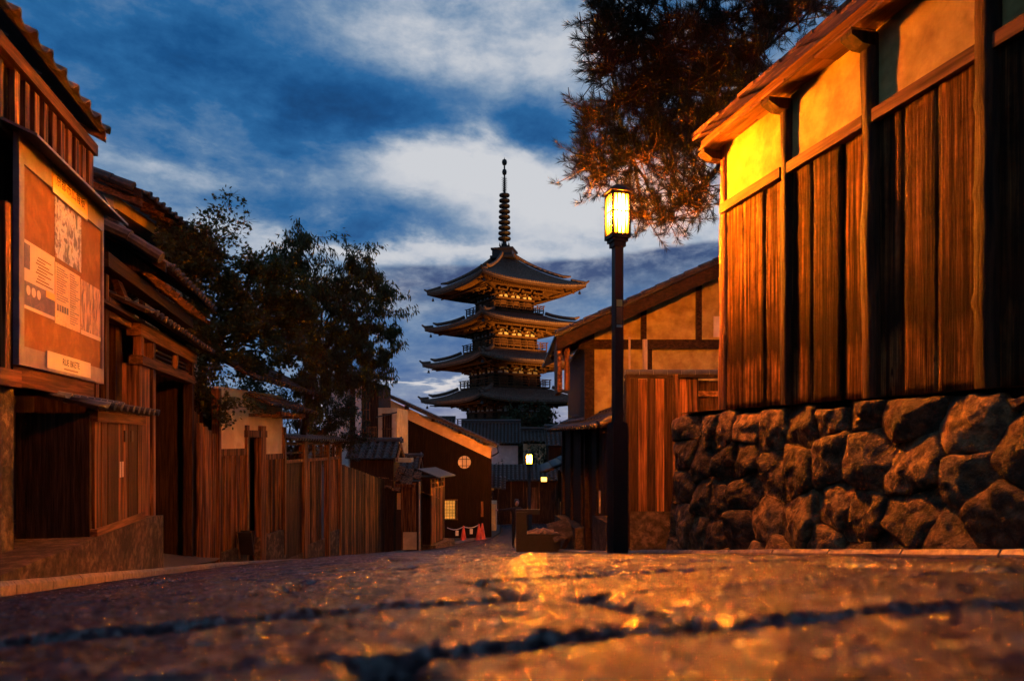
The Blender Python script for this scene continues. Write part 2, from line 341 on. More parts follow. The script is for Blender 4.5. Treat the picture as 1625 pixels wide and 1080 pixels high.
# ------------------------------------------------------------------ street profile
def hermite(pts):
    def f(y):
        if y <= pts[0][0]: return pts[0][1]
        if y >= pts[-1][0]: return pts[-1][1]
        for i in range(len(pts) - 1):
            if y <= pts[i + 1][0]: break
        (x0, a), (x1, b) = pts[i], pts[i + 1]; h = x1 - x0; t = (y - x0) / h
        def tg(j):
            if j == 0 or j == len(pts) - 1: return (pts[min(j + 1, len(pts) - 1)][1] - pts[max(j - 1, 0)][1]) / (pts[min(j + 1, len(pts) - 1)][0] - pts[max(j - 1, 0)][0])
            d0 = (pts[j][1] - pts[j - 1][1]) / (pts[j][0] - pts[j - 1][0]); d1 = (pts[j + 1][1] - pts[j][1]) / (pts[j + 1][0] - pts[j][0]); return (d0 + d1) / 2
        m0, m1 = tg(i) * h, tg(i + 1) * h
        return a * (2 * t**3 - 3 * t * t + 1) + m0 * (t**3 - 2 * t * t + t) + b * (-2 * t**3 + 3 * t * t) + m1 * (t**3 - t * t)
    return f
def lerpf(pts):
    def f(y):
        if y <= pts[0][0]: return pts[0][1]
        for (a, b), (c, d) in zip(pts, pts[1:]):
            if y <= c: return b + (d - b) * (y - a) / (c - a)
        return pts[-1][1]
    return f
gz = hermite([(-60, 9.1), (-10, 1.48), (0, -.06), (12, -1.91), (24, -3.76), (31, -4.5), (37, -4.95), (45, -5.35), (70, -6.0), (110, -6.3), (600, -6.3)])
xl = lerpf([(-20, -1.8), (4.4, -1.85), (9, -2.1), (12.5, -2.05), (14, -1.75), (24.5, 1.7), (27.8, 3.6), (30.6, 4.9), (33, 6.9), (37, 8.2), (45, 10), (80, 18)])
xr = lerpf([(-20, 3.1), (7.3, 3.1), (10, 3.5), (15.5, 4.6), (24, 6.6), (31, 9.5), (45, 13.5), (80, 22)])
def g(x, y):
    c = .022 * (x - (xl(y) + xr(y)) / 2) ** 2
    return gz(y) - min(c, .16)

# ------------------------------------------------------------------ ground, road, paving
def sheet(name, ys, xf, zf, nx, mat, kind='structure'):
    b = MB(); n = nx + 1
    for y in ys:
        x0, x1 = xf(y)
        for i in range(n):
            x = x0 + (x1 - x0) * i / nx; b.v.append((x, y, zf(x, y)))
    for j in range(len(ys) - 1):
        for i in range(nx): b.f.append((j * n + i, j * n + i + 1, (j + 1) * n + i + 1, (j + 1) * n + i))
    o = b.build(name, mat, None, True); o['kind'] = kind; return o
def frange(a, b, st):
    out = []
    while a < b: out.append(a); a += st
    return out + [b]
sheet('ground', frange(-60, 60, 2) + [80, 110, 160, 250, 400, 700], lambda y: (-300, 300), lambda x, y: gz(y) - .45, 24, 'soil')
road = sheet('road', frange(-14, 80, .5), lambda y: (xl(y) - .1, xr(y) + .1), lambda x, y: g(x, y) - .026, 16, 'mortar')
sheet('footway_left', frange(-14, 80, 1), lambda y: (xl(y) - 7, xl(y) - .02), lambda x, y: g(xl(y), y) - .02, 3, 'asphalt')
sheet('footway_right', frange(-14, 80, 1), lambda y: (xr(y) + .02, xr(y) + 7), lambda x, y: g(xr(y), y) - .02, 3, 'asphalt')

def paver(b, x0, x1, y0, y1, nx, ny, amp, skew=0):
    n = nx + 1; base = len(b.v); dz = random.uniform(-.004, .004); tx = random.uniform(-.006, .006)
    for j in range(ny + 1):
        for i in range(n):
            u, v = i / nx, j / ny
            x = x0 + (x1 - x0) * u; y = y0 + (y1 - y0) * v + skew * x
            e = min(u, 1 - u) * (x1 - x0); e2 = min(v, 1 - v) * (y1 - y0); ed = min(e, e2)
            z = g(x, y) + dz + tx * (u - .5)
            if amp: z += amp * (noise.noise((x * 30, y * 30, 3.1)) + .9 * noise.noise((x * 75, y * 75, 8.8)) + .9 * noise.noise((x * 9, y * 9, 1.3)))
            if ed < .012: z -= .014 * (1 - ed / .012)
            b.v.append((x, y, z))
    for j in range(ny):
        for i in range(nx): b.f.append((base + j * n + i, base + j * n + i + 1, base + (j + 1) * n + i + 1, base + (j + 1) * n + i))
    ring = [base + i for i in range(n)] + [base + j * n + nx for j in range(1, ny + 1)] + [base + ny * n + i for i in range(nx - 1, -1, -1)] + [base + j * n for j in range(ny - 1, 0, -1)]
    low = len(b.v); b.v += [(b.v[k][0], b.v[k][1], b.v[k][2] - .03) for k in ring]; m = len(ring)
    for k in range(m): b.f.append((ring[k], low + k, low + (k + 1) % m, ring[(k + 1) % m]))
y = .16; row = 0
far = MB()
rows = []
for h in (.30, .34, .42, .30, .36): rows.append(h)
while y < 42:
    h = rows[row] if row < len(rows) else random.uniform(.27, .38)
    yy = y
    x = xl(y) + .04 - random.uniform(0, .5) * (row % 2)
    x = max(x, xl(y) + .03)
    end = min(xr(y), xr(y + h)) - .05; st = max(xl(y), xl(y + h)) + .04; x = st
    first = True
    while x < end - .15:
        wd = random.uniform(.42, .85) * (random.uniform(.4, .9) if first else 1); first = False
        x1 = min(x + wd, end)
        if end - x1 < .2: x1 = end
        gp = .015
        if yy < 1.7:
            b = MB(); paver(b, x + gp, x1 - gp, yy + gp, yy + h - gp, max(6, int((x1 - x) / .008)), max(6, int(h / .008)), .0032); b.build('paver', 'granite', road, True)
        elif yy < 6.4:
            b = MB(); paver(b, x + gp, x1 - gp, yy + gp, yy + h - gp, 14, 9, .0045); b.build('paver', 'granite', road, True)
        else: paver(far, x + gp, x1 - gp, yy + gp, yy + h - gp, 3, 2, .002)
        x = x1
    y += h; row += 1
o = far.build('paver_field', 'granite', road, True); o['kind'] = 'stuff'
far = MB(); y = .16 - .33
while y > -12:
    x = xl(y) + .04
    while x < xr(y) - .3:
        wd = random.uniform(.45, .8); x1 = min(x + wd, xr(y) - .05); paver(far, x + .011, x1 - .011, y + .011, y + .319, 3, 2, .002); x = x1
    y -= .33
o = far.build('paver_field', 'granite', road, True); o['kind'] = 'stuff'
for yy, nm in ((None, 'kerb_left'), (1, 'kerb_right')):
    k = thing(nm, 'long row of pale kerb stones along the left edge' if nm == 'kerb_left' else 'low row of kerb stones at the foot of the stone wall', None, (0, 0, 0), kind='structure')
    fx = xl if nm == 'kerb_left' else xr; sgn = -1 if nm == 'kerb_left' else 1
    y = 1.5
    while y < 31:
        L = .62 if y < 16 else .9
        p0 = Vector((fx(y), y + .006, 0)); p1 = Vector((fx(y + L), y + L - .006, 0))
        off = Vector((p1.y - p0.y, p0.x - p1.x, 0)).normalized() * (.06 * sgn); p0 += off; p1 += off
        t = (.085 if nm == 'kerb_left' else .085) + random.uniform(-.004, .004); bm = MB(); hw = .058
        dd = (p1 - p0).normalized(); nn = Vector((dd.y, -dd.x, 0))
        prof = [(-hw, -.2), (hw, -.2), (hw, t - .025), (hw - .02, t), (-hw + .02, t), (-hw, t - .025)]
        va = [p0 + nn * a + Vector((0, 0, g(p0.x - off.x, p0.y) + zz_)) for a, zz_ in prof]; vb = [p1 + nn * a + Vector((0, 0, g(p1.x - off.x, p1.y) + zz_)) for a, zz_ in prof]
        bm.raw(va + vb, [tuple(range(6)), tuple(range(11, 5, -1))] + [(i, 6 + i, 6 + (i + 1) % 6, (i + 1) % 6) for i in range(6)])
        bm.build('kerb_stone', 'kerbstone', k)
        y += L

# ------------------------------------------------------------------ right: stone retaining wall
def clip(poly, px, py, nx, ny):
    out = []
    for i in range(len(poly)):
        a, c = poly[i], poly[(i + 1) % len(poly)]
        da = (a[0] - px) * nx + (a[1] - py) * ny; dc = (c[0] - px) * nx + (c[1] - py) * ny
        if da <= 0: out.append(a)
        if (da < 0) != (dc < 0): t = da / (da - dc); out.append((a[0] + (c[0] - a[0]) * t, a[1] + (c[1] - a[1]) * t))
    return out
sw = thing('stone_retaining_wall', 'rough retaining wall of large irregular stones under the plank wall', 'stone wall', (3.5, 4, g(3.1, 4)))
S0, S1, TOP = -1.5, 6.72, .27
bb = MB()
ysl = frange(-3.0, S1 - .08, .5)
for i in range(len(ysl) - 1):
    y0, y1 = ysl[i], ysl[i + 1]
    b0, b1 = gz(y0) - .5, gz(y1) - .5
    bb.raw([(3.36, y0, b0), (3.36, y1, b1), (3.5, y1, TOP + .008), (3.5, y0, TOP + .008), (4.4, y0, b0), (4.4, y1, b1), (4.4, y1, TOP + .008), (4.4, y0, TOP + .008)],
           [(0, 1, 2, 3), (3, 2, 6, 7), (4, 7, 6, 5)] + ([(1, 5, 6, 2)] if i == len(ysl) - 2 else []))
bb.build('mortar_core', 'mortar', sw)
rs = random.Random(11)
def facept(s, t, out):                        # s along Y, t height
    hh = TOP - (gz(s) - .3); k = (t - (gz(s) - .3)) / hh
    return Vector((3.26 + .19 * k - out, s, t))
seeds = []
s = S0
while s < S1:
    t = gz(s) - .75
    while t < TOP:
        sz = rs.uniform(.24, .46)
        seeds.append((s + rs.uniform(-.13, .13), t + sz / 2 + rs.uniform(-.05, .05), rs.uniform(0, 1))); t += sz
    s += rs.uniform(.26, .42)
for (sx, sy, q) in seeds:
    poly = [(S0 - .2, -2.2), (S1 + .02, -2.2), (S1 + .02, TOP + rs.uniform(-.05, .015)), (S0 - .2, TOP + rs.uniform(-.05, .015))]
    for (ax, ay, _) in seeds:
        if (ax, ay) == (sx, sy) or (ax - sx) ** 2 + (ay - sy) ** 2 > 1.2: continue
        # sheared metric so stones lean like rubble
        poly = clip(poly, (ax + sx) / 2, (ay + sy) / 2, ax - sx, ay - sy)
        if len(poly) < 3: break
    if len(poly) < 3: continue
    cx = sum(p[0] for p in poly) / len(poly); cy = sum(p[1] for p in poly) / len(poly)
    if max(p[1] for p in poly) < gz(cx) - .12: continue
    poly = clip(poly, cx, gz(cx) - .55, 0, -1)
    if len(poly) < 3: continue
    cx = sum(p[0] for p in poly) / len(poly); cy = sum(p[1] for p in poly) / len(poly)
    # resample the outline, then rings towards the centre
    pts = []; N = 40; per = [math.dist(poly[i], poly[(i + 1) % len(poly)]) for i in range(len(poly))]; tot_ = sum(per)
    if tot_ < .35: continue
    for k in range(N):
        d = tot_ * k / N; i = 0
        while d > per[i] and i < len(per) - 1: d -= per[i]; i += 1
        u = d / max(per[i], 1e-6); a, c = poly[i], poly[(i + 1) % len(poly)]
        pts.append((a[0] + (c[0] - a[0]) * u, a[1] + (c[1] - a[1]) * u))
    bm = MB(); prot = rs.uniform(.035, .075); tiltx = rs.uniform(-.3, .3); tilty = rs.uniform(-.2, .3); sd = rs.uniform(0, 50)
    pls = [(rs.uniform(-.42, .42), rs.uniform(-.42, .42), rs.uniform(.005, .04)) for _ in range(4)]
    rings = [(1.0, -.5), (.995, .2), (.975, .55), (.92, .82), (.80, .93), (.66, .98), (.5, 1.0), (.34, 1.0), (.16, 1.0)]
    for kf, of in rings:
        for (a, c) in pts:
            a2, c2 = cx + (a - cx) * kf, cy + (c - cy) * kf
            out = prot * of + (tiltx * (a2 - cx) + tilty * (c2 - cy)) * max(0, of) * .55
            out += min(.06, min(p_[0] * (a2 - cx) + p_[1] * (c2 - cy) + p_[2] for p_ in pls)) * max(0, of); out += (.024 * noise.noise((a2 * 13, c2 * 13, sd)) + .010 * noise.noise((a2 * 28, c2 * 28, sd)) + .004 * noise.noise((a2 * 60, c2 * 60, sd))) * max(of, 0)
            jz = .02 * noise.noise((a2 * 11, c2 * 11, sd + 5)) * (kf > .5); a2 += jz; c2 += jz * .8
            bm.v.append(tuple(facept(a2, c2, out)))
    bm.v.append(tuple(facept(cx, cy, prot)))
    for r_ in range(len(rings) - 1):
        for k in range(N):
            k2 = (k + 1) % N; bm.f.append((r_ * N + k, r_ * N + k2, (r_ + 1) * N + k2, (r_ + 1) * N + k))
    for k in range(N): bm.f.append(((len(rings) - 1) * N + k, (len(rings) - 1) * N + (k + 1) % N, len(rings) * N))
    bm.build('stone', 'rock', sw, True)
# end stones of the wall, round the corner
for i in range(7):
    zc = -1.15 + i * .22; b = MB()
    b.lathe((3.62, 6.70, zc), [(.01, -.13), (.15, -.10), (.20, 0), (.17, .08), (.02, .12)], 9); ob = b.build('stone', 'rock', sw)
cop = MB()
for i in range(14):
    y0 = S0 + (S1 - S0) * i / 14; y1 = S0 + (S1 - S0) * (i + 1) / 14
    cop.v += [(3.40 + .03 * noise.noise((y0 * 3, 0, 0)), y0, TOP + .012), (3.9, y0, TOP + .012)]
cop.v += [(3.40, S1, TOP + .012), (3.9, S1, TOP + .012)]
for i in range(14): cop.f.append((2 * i, 2 * i + 1, 2 * i + 3, 2 * i + 2))
cop.build('earth_ledge', 'concrete', sw)
terr = MB(); terr.box((12.2, -2.4, -.8), (16, 17.9, 2.05)); o = terr.build('garden_terrace', 'soil', None); o['kind'] = 'structure'

# ------------------------------------------------------------------ right: plank wall with plaster band and eaves
pw = thing('plank_wall', 'tall wall of weathered planks with plaster band and eaves above the stones', 'wall', (3.56, 4, .28))
WY = [5.99, 4.96, 4.03, 3.14, 2.22, 1.28, .34, -.6, -1.55, -2.5]
def rough_post(name, x, y, z0, z1, wd, dp, seed, parent, mat='post'):
    b = MB(); N = 40; m = 10; sd = seed * 13.7
    for i in range(N + 1):
        z = z0 + (z1 - z0) * i / N
        for k in range(m):
            t = 2 * math.pi * k / m; cx, cy = math.cos(t), math.sin(t)
            q = max(abs(cx), abs(cy)) ** .75
            r = 1 + .22 * noise.noise((sd, z * 1.6, k * .35)) + .12 * noise.noise((sd + 9, z * 6.5, k * .8))
            for kz, ks in ((.55, .5), (1.05, .35), (1.5, .42)):       # knots
                dzz = (z - (z0 + kz + .2 * math.sin(seed * 3 + kz)))
                r += ks * .55 * math.exp(-(dzz / .045) ** 2) * max(0, math.cos(t - 2.2 - seed))
            b.v.append((x + cx / q * dp / 2 * r, y + cy / q * wd / 2 * r, z))
    for i in range(N):
        for k in range(m):
            k2 = (k + 1) % m; b.f.append((i * m + k, i * m + k2, (i + 1) * m + k2, (i + 1) * m + k))
    return b.build(name, mat, parent, True)
def wav_plank(y0, y1, z0, z1, x, seed, parent):
    b = MB(); N = 26; sd = seed * 7.31; yo = []
    nw = 8
    for i in range(N + 1):
        z = z0 + (z1 - z0) * i / N
        ja = .006 * noise.noise((sd, z * 2.0, 0)) + .003 * noise.noise((sd, z * 9, 1)); jb = .006 * noise.noise((sd + 4, z * 2.0, 0)) + .003 * noise.noise((sd + 4, z * 9, 1))
        for k in range(nw + 1):
            u = k / nw; yv = y0 + ja + (y1 - y0 + jb - ja) * u
            cup = .007 * (2 * u - 1) ** 2 * math.sin(seed * 5.1) + .0035 * noise.noise((sd, yv * 22, z * 1.2)) + .002 * noise.noise((sd, yv * 60, z * 2.5))
            b.v.append((x + cup + (.006 if k in (0, nw) else 0), yv, z))
        b.v.append((x + .03, y1 + jb, z)); b.v.append((x + .03, y0 + ja, z))
    m = nw + 3
    for i in range(N):
        for k in range(m):
            k2 = (k + 1) % m; b.f.append((i * m + k, (i + 1) * m + k, (i + 1) * m + k2, i * m + k2))
    b.f.append(tuple(range(m))); b.f.append(tuple(N * m + k for k in range(m))[::-1])
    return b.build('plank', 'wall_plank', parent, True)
WX = 3.5
for i, yv in enumerate(WY):
    if i == 0: rough_post('post', WX + .03, yv - .05, TOP + .01, 2.80, .12, .12, 21, pw, 'plank')
    else: rough_post('post', WX + .005, yv, TOP + .01, 2.74, .105 + .012 * i if i < 4 else .15, .115, i + 3, pw)
for i in range(len(WY) - 1):
    a, c = WY[i + 1] + .045, WY[i] - .045
    cuts = sorted([a, c] + [a + (c - a) * (k / 3 + random.uniform(-.05, .05)) for k in (1, 2)])
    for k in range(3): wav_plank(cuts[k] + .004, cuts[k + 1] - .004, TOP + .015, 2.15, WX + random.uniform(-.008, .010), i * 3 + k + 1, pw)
    bi('rail', 'beam', (WX - .012, (a + c) / 2, 2.19), (.075, c - a - .004, .085), pw)
    bi('plaster_panel', 'plaster_ochre', (WX + .03, (a + c) / 2, 2.51), (.06, c - a + .02, .556), pw)
    bi('head_beam', 'beam', (WX - .01, (a + c) / 2, 2.83), (.09, c - a + .09, .09), pw)
bi('backing', 'plank_dark', (WX + .10, 1.75, 1.5), (.05, 8.5, 2.4), pw)
for i, yv in enumerate(WY):            # bracket arms on the post heads
    bm = MB(); bm.prism([(WX + .05, yv - .055, 2.755), (WX - .21, yv - .055, 2.745), (WX - .21, yv - .055, 2.715), (WX - .12, yv - .055, 2.665), (WX + .05, yv - .055, 2.66)], (0, .11, 0)); bm.build('bracket_arm', 'post', pw)
y = 6.05; k = 0
while y > -2.6:                          # soffit boards, then the layered roof boards with uneven ends
    wd = random.uniform(.30, .42); z0 = 2.785 + random.uniform(-.004, .004)
    bm = MB(); e = WX - .20 + random.uniform(-.012, .012)
    bm.prism([(e, y - wd + .006, z0 - .014), (e, y - .004, z0 - .014), (WX + .04, y - .004, z0 + .0), (WX + .04, y - wd + .006, z0 + .0)], (0, 0, .018)); bm.build('soffit_board', 'soffit', pw)
    y -= wd
bi('eave_purlin', 'soffit', (WX - .15, 1.75, 2.84), (.06, 8.6, .06), pw)
for lay, (ex, ez) in enumerate(((-.27, 2.875), (-.23, 2.912), (-.17, 2.95))):
    y = 6.10
    while y > -2.6:
        wd = random.uniform(.16, .34); e = WX + ex + random.uniform(-.025, .025)
        bm = MB(); dz_ = random.uniform(-.006, .006)
        bm.prism([(e, y - wd + .005, ez + dz_), (e, y, ez + dz_), (WX + .75, y, ez + .50 + dz_), (WX + .75, y - wd + .005, ez + .50 + dz_)], (0, 0, .03)); bm.build('roof_board', 'soffit' if lay == 0 else 'plank_grey', pw)
        y -= wd

# ------------------------------------------------------------------ street lamps
def street_lamp(x, y, label, yaw=R(2), H=None, glass='lamp_glass'):
    z0 = g(x, y) - .03; t = thing('street_lamp', label, 'street lamp', (x, y, z0), 'tall lantern street lamps')
    zb = z0 + 1.38; zl = z0 + 3.22
    b = MB(); b.box((x, y, (z0 + zb) / 2), (.165, .165, zb - z0), yaw); b.box((x, y, zb + .012), (.145, .145, .024), yaw); b.build('base_post', 'black_metal', t)
    b = MB(); b.box((x, y, (zb + zl) / 2 + .01), (.09, .09, zl - zb + .02), yaw); b.build('pole', 'black_metal', t)
    b = MB()
    for i, (wv, zz0, zz1) in enumerate(((.13, -.02, .03), (.165, .03, .065), (.205, .065, .105))): b.box((x, y, zl + (zz0 + zz1) / 2), (wv, wv, zz1 - zz0 - .001), yaw)
    b.build('lantern_base', 'dark_iron', t)
    c, s_ = math.cos(yaw), math.sin(yaw)
    for q in range(4):
        a = yaw + q * math.pi / 2; nx, ny = math.cos(a), math.sin(a)
        px, py = x + nx * .086, y + ny * .086
        pane = bi('pane', glass, (px, py, zl + .105 + .20), (.006, .168, .395), t, a)
        for u in (-.042, .0, .042): bi('muntin', 'dark_iron', (px + nx * .008 - ny * u, py + ny * .008 + nx * u, zl + .305), (.014, .014, .40), t, a)
        bi('crossbar', 'dark_iron', (px + nx * .010, py + ny * .010, zl + .33), (.014, .17, .012), t, a)
        cx, cy = x + (nx - ny) * .091, y + (ny + nx) * .091
        bi('corner_bar', 'dark_iron', (cx, cy, zl + .305), (.022, .022, .41), t, a)
    b = MB(); b.box((x, y, zl + .515), (.20, .20, .026), yaw)
    hw = .125; ap = Vector((x, y, zl + .64)); cs = [Vector((x + c * u * hw - s_ * v * hw, y + s_ * u * hw + c * v * hw, zl + .53)) for u, v in ((-1, -1), (1, -1), (1, 1), (-1, 1))]
    b.raw(cs + [p + Vector((0, 0, .02)) for p in cs] + [ap], [(3, 2, 1, 0)] + [(i, (i + 1) % 4, 4 + (i + 1) % 4, 4 + i) for i in range(4)] + [(4 + i, 4 + (i + 1) % 4, 8) for i in range(4)])
    b.build('lantern_roof', 'dark_iron', t)
    return t, zb, zl
LX, LY = 2.72, 6.68
lt, zb, zl = street_lamp(LX, LY, 'tall black lantern street lamp beside the stone wall under the pine')
a = R(2) - math.pi / 2; nx, ny = math.cos(a), math.sin(a)
for (z, h, mt) in ((1.40, .07, 'paper_yellow'), (1.27, .17, 'corkboard'), (1.165, .024, 'paper_cream')):
    bi('pole_label', mt, (LX + nx * .047, LY + ny * .047, z), (.004, .062, h), lt, a)

# ------------------------------------------------------------------ roof tiles
def tile_mesh(mat, wd=.27, ln=.33):
    k = 'tile_%s_%g' % (mat, wd)
    if k in bpy.data.meshes: return bpy.data.meshes[k]
    prof = [(0, .0), (.12, -.012), (.3, -.02), (.5, -.018), (.62, -.002), (.72, .028), (.82, .04), (.92, .028), (1.0, .0)]
    b = MB(); n = len(prof)
    for y, dz_ in ((-.02, .0), (ln, -.004)):
        for th in (.0, -.022): b.v += [((u - .5) * wd, y, z * wd / .27 + dz_ + th) for u, z in prof]
    for i in range(n - 1):
        b.f += [(i, i + 1, 2 * n + i + 1, 2 * n + i), (n + i + 1, n + i, 3 * n + i, 3 * n + i + 1), (i + 1, i, n + i, n + i + 1), (2 * n + i, 2 * n + i + 1, 3 * n + i + 1, 3 * n + i)]
    b.f += [(0, 2 * n, 3 * n, n), (n - 1, 2 * n - 1, 4 * n - 1, 3 * n - 1)]
    me = bpy.data.meshes.new(k); me.from_pydata(b.v, [], b.f); me.materials.append(MATS[mat]); me.polygons.foreach_set('use_smooth', [True] * len(me.polygons)); return me
def tile_roof(parent, p0, p1, inward, slope, length, mat='tile', wd=.27, row=.27, single=True, ends=True, slab='beam_dark'):
    p0, p1 = Vector(p0), Vector(p1); e = (p1 - p0); L = e.length; e.normalize(); iw = Vector((*inward, 0)).normalized()
    u = iw * math.cos(slope) + Vector((0, 0, math.sin(slope))); nrm = e.cross(u)
    if nrm.z < 0: e = -e; p0, p1 = p1, p0; nrm = e.cross(u)
    nc = max(1, round(L / wd)); st = L / nc; nr = max(1, round(length / row)); rs_ = length / nr
    me = tile_mesh(mat, wd); join = MB(); end = MB()
    for r in range(nr):
        for c in range(nc):
            org = p0 + e * (st * (c + .5)) + u * (r * rs_) + nrm * (.03 + random.uniform(-.003, .003))
            t = .06 + random.uniform(-.01, .01); uu = (u * math.cos(t) - nrm * math.sin(t)).normalized(); nn = e.cross(uu)
            m = Matrix(((e.x * st / wd, uu.x, nn.x, org.x), (e.y * st / wd, uu.y, nn.y, org.y), (e.z * st / wd, uu.z, nn.z, org.z), (0, 0, 0, 1)))
            if single: inst('roof_tile', me, parent, m)
            else: join.raw([m @ v.co for v in me.vertices], [tuple(p.vertices) for p in me.polygons])
    if not single: o = join.build('roof_tiles', mat, parent, True); o['kind'] = 'stuff'
    if ends:
        for c in range(nc):
            q = p0 + e * (st * (c + .5) + .31 * st) - u * .03 + nrm * .035; b = MB() if single else end
            b.tube([q - u * .0, q - u * .035], [.046 * wd / .27 * 1.1, .048 * wd / .27 * 1.1], 10)
            if single: b.build('end_tile', mat, parent)
        if not single: end.build('end_tiles', mat, parent)['kind'] = 'stuff'
    b = MB(); q0, q1 = p0 - nrm * .03 + u * .03, p1 - nrm * .03 + u * .03
    b.prism([q0, q1, q1 + u * (length), q0 + u * (length)], nrm * .04); b.build('roof_deck', slab, parent)
    return p0 + u * length, p1 + u * length
def ridge(parent, p0, p1, mat='tile', h=.16, r=.07, single=True):
    p0, p1 = Vector(p0), Vector(p1); b = MB(); b.beam(p0 + Vector((0, 0, h / 2)), p1 + Vector((0, 0, h / 2)), .14, h); b.tube([p0 + Vector((0, 0, h)), p1 + Vector((0, 0, h))], r, 10)
    return b.build('ridge_tiles', mat, parent)
def demon_tile(parent, c, d, sz=.2, mat='tile'):     # ridge-end ornament: shield with curled shoulders and a round boss
    c = Vector(c); d = Vector(d).normalized(); sd = d.cross(Vector((0, 0, 1))); b = MB()
    out = [(-.9, -.6), (-.75, -.1), (-.95, .2), (-.6, .45), (-.35, .9), (0, 1.1), (.35, .9), (.6, .45), (.95, .2), (.75, -.1), (.9, -.6)]
    b.prism([c + sd * (x * sz) + Vector((0, 0, z * sz)) for x, z in out], d * .06)
    b.tube([c + d * .05 + Vector((0, 0, sz * .25)), c + d * .11 + Vector((0, 0, sz * .25))], [sz * .42, sz * .36], 12)
    for s_ in (-1, 1): b.tube([c + sd * (s_ * sz * .8) + d * .0 + Vector((0, 0, -.25 * sz)), c + sd * (s_ * sz * .8) + d * .09 + Vector((0, 0, -.25 * sz))], sz * .24, 10)
    return b.build('ridge_ornament', mat, parent)
def txt(body, loc, size, parent, mat, rot, al='CENTER', name='lettering', sx=1.0):
    c = bpy.data.curves.new(name, 'FONT'); c.body = body; c.size = size; c.align_x = al; c.align_y = 'CENTER'; c.extrude = .0005
    o = bpy.data.objects.new('t_', c); COL.objects.link(o); dg_ = bpy.context.evaluated_depsgraph_get(); me = bpy.data.meshes.new_from_object(o.evaluated_get(dg_)); bpy.data.objects.remove(o)
    me.materials.clear(); me.materials.append(MATS[mat]); o = bpy.data.objects.new(name, me); COL.objects.link(o); o.parent = parent; o.location = Vector(loc) - worigin(parent); o.rotation_euler = rot; o.scale = (sx, 1, 1)
    return o

# ------------------------------------------------------------------ left: timber house with the notice board
F1 = Fr((-2.6, 0), (0, 1))
th = thing('timber_house', 'weathered timber house with slatted vent under its tiled eaves, nearest on the left', 'house', (-3.6, 6, -.9))
F1.bx('wall_core', 'plank_dark', 2.0, 8.06, -3.4, -.09, .45, 3.06, th)
F1.bx('back_wall', 'plank_dark', 2.0, 8.3, -3.4, -.85, -.9, .45, th)
planks(F1, 'plank_grey', 2.0, 6.1, .56, 2.46, 0, .21, th)
planks(F1, 'plank_grey', 2.0, 6.25, 2.46, 3.0, -.02, .19, th)
for i in range(9): F1.bx('slat', 'plank_grey', 6.36 + i * .185, 6.36 + i * .185 + .095, -.04, .01, 2.46, 3.0, th)
F1.bx('corner_post', 'plank_grey', 7.98, 8.09, -.12, .03, .45, 3.04, th)
F1.bx('corner_post', 'plank', 6.12, 6.21, -.06, .045, .46, 1.85, th)
F1.bx('sill_beam', 'beam', 2.0, 6.36, -.06, .06, .42, .555, th)
F1.bx('apron_beam', 'beam', 6.26, 8.08, -.03, .04, .43, .605, th)
F1.bx('head_rail', 'beam', 2.0, 8.1, -.06, .02, 2.40, 2.475, th)
F1.bx('eave_beam', 'beam', 1.9, 8.12, -.05, .065, 2.985, 3.10, th)
F1.bx('foundation', 'concrete', 2.0, 6.42, -.7, -.02, -1.2, .415, th)
q0, q1 = tile_roof(th, (-2.43, 1.6, 3.20), (-2.43, 8.06, 3.20), (-1, 0), R(26), 1.9, 'tile_old', .30, .30, ends=False)
bm = MB(); bm.prism([(-2.44, 8.02, 3.11), (-4.2, 8.02, 3.98), (-4.2, 8.02, 4.10), (-2.44, 8.02, 3.22)], (0, .04, 0)); bm.build('verge_board', 'beam', th)
bm = MB(); bm.prism([(-2.64, 7.98, 3.05), (-4.4, 7.98, 3.05), (-4.4, 7.98, 4.0), (-2.64, 7.98, 3.12)], (0, .03, 0)); bm.build('gable_wall', 'plank_dark', th)

nb = thing('notice_board', 'large hooded notice board with posters on the timber house', 'notice board', (-2.57, 7.27, .62))
F1.bx('panel', 'corkboard', 6.33, 8.2, .045, .065, .62, 2.36, nb)
for (a, c, z0, z1) in ((6.25, 6.345, .60, 2.44), (8.185, 8.235, .60, 2.44), (6.345, 8.185, .60, .755), (6.345, 8.185, 2.22, 2.44)): F1.bx('frame_bar', 'steel_frame', a, c, .042, .085, z0, z1, nb)
bm = MB(); bm.prism([(-2.585, 6.1, 2.47), (-2.585, 8.42, 2.47), (-2.33, 8.42, 2.36), (-2.33, 6.1, 2.36)], (0, 0, .022)); bm.build('hood', 'steel_frame', nb)
def poster(mat, a, c, z0, z1, lab=None, n=.070):
    o = F1.bx('poster', mat, a, c, n - .004, n, z0, z1, nb)
    if lab: o['label'] = lab
    return o
po = poster('paper_cream', 6.37, 6.985, 1.07, 1.63, 'pale poster with dark foot and three pale discs')
poster('poster_night', 6.375, 6.98, 1.10, 1.295, 'dark foot of the pale poster', .0725)
for i in range(3):
    b = MB(); b.tube([F1.pt(6.44 + i * .10, .0735, 1.225), F1.pt(6.44 + i * .10, .076, 1.225)], .04, 16); b.build('printed_disc', 'paper_cream', nb)
poster('poster_night', 6.38, 6.48, 1.40, 1.60, None, .0725); poster('paper_yellow', 6.79, 6.98, 1.24, 1.30, None, .0742)
for i in range(9): poster('corkboard', 6.60 + (i % 3) * .02, 6.94 - (i * 7 % 5) * .04, 1.33 + i * .026, 1.338 + i * .026, None, .0725)
poster('poster_print', 6.995, 7.625, 1.645, 2.185, 'crowded picture poster in white, violet and red')
poster('poster_text', 6.995, 7.60, 1.05, 1.60, 'yellowed poster covered in small print')
for i in range(22): poster('poster_night', 7.34, 7.34 + random.uniform(.10, .24), 1.10 + i * .022, 1.107 + i * .022, None, .072)
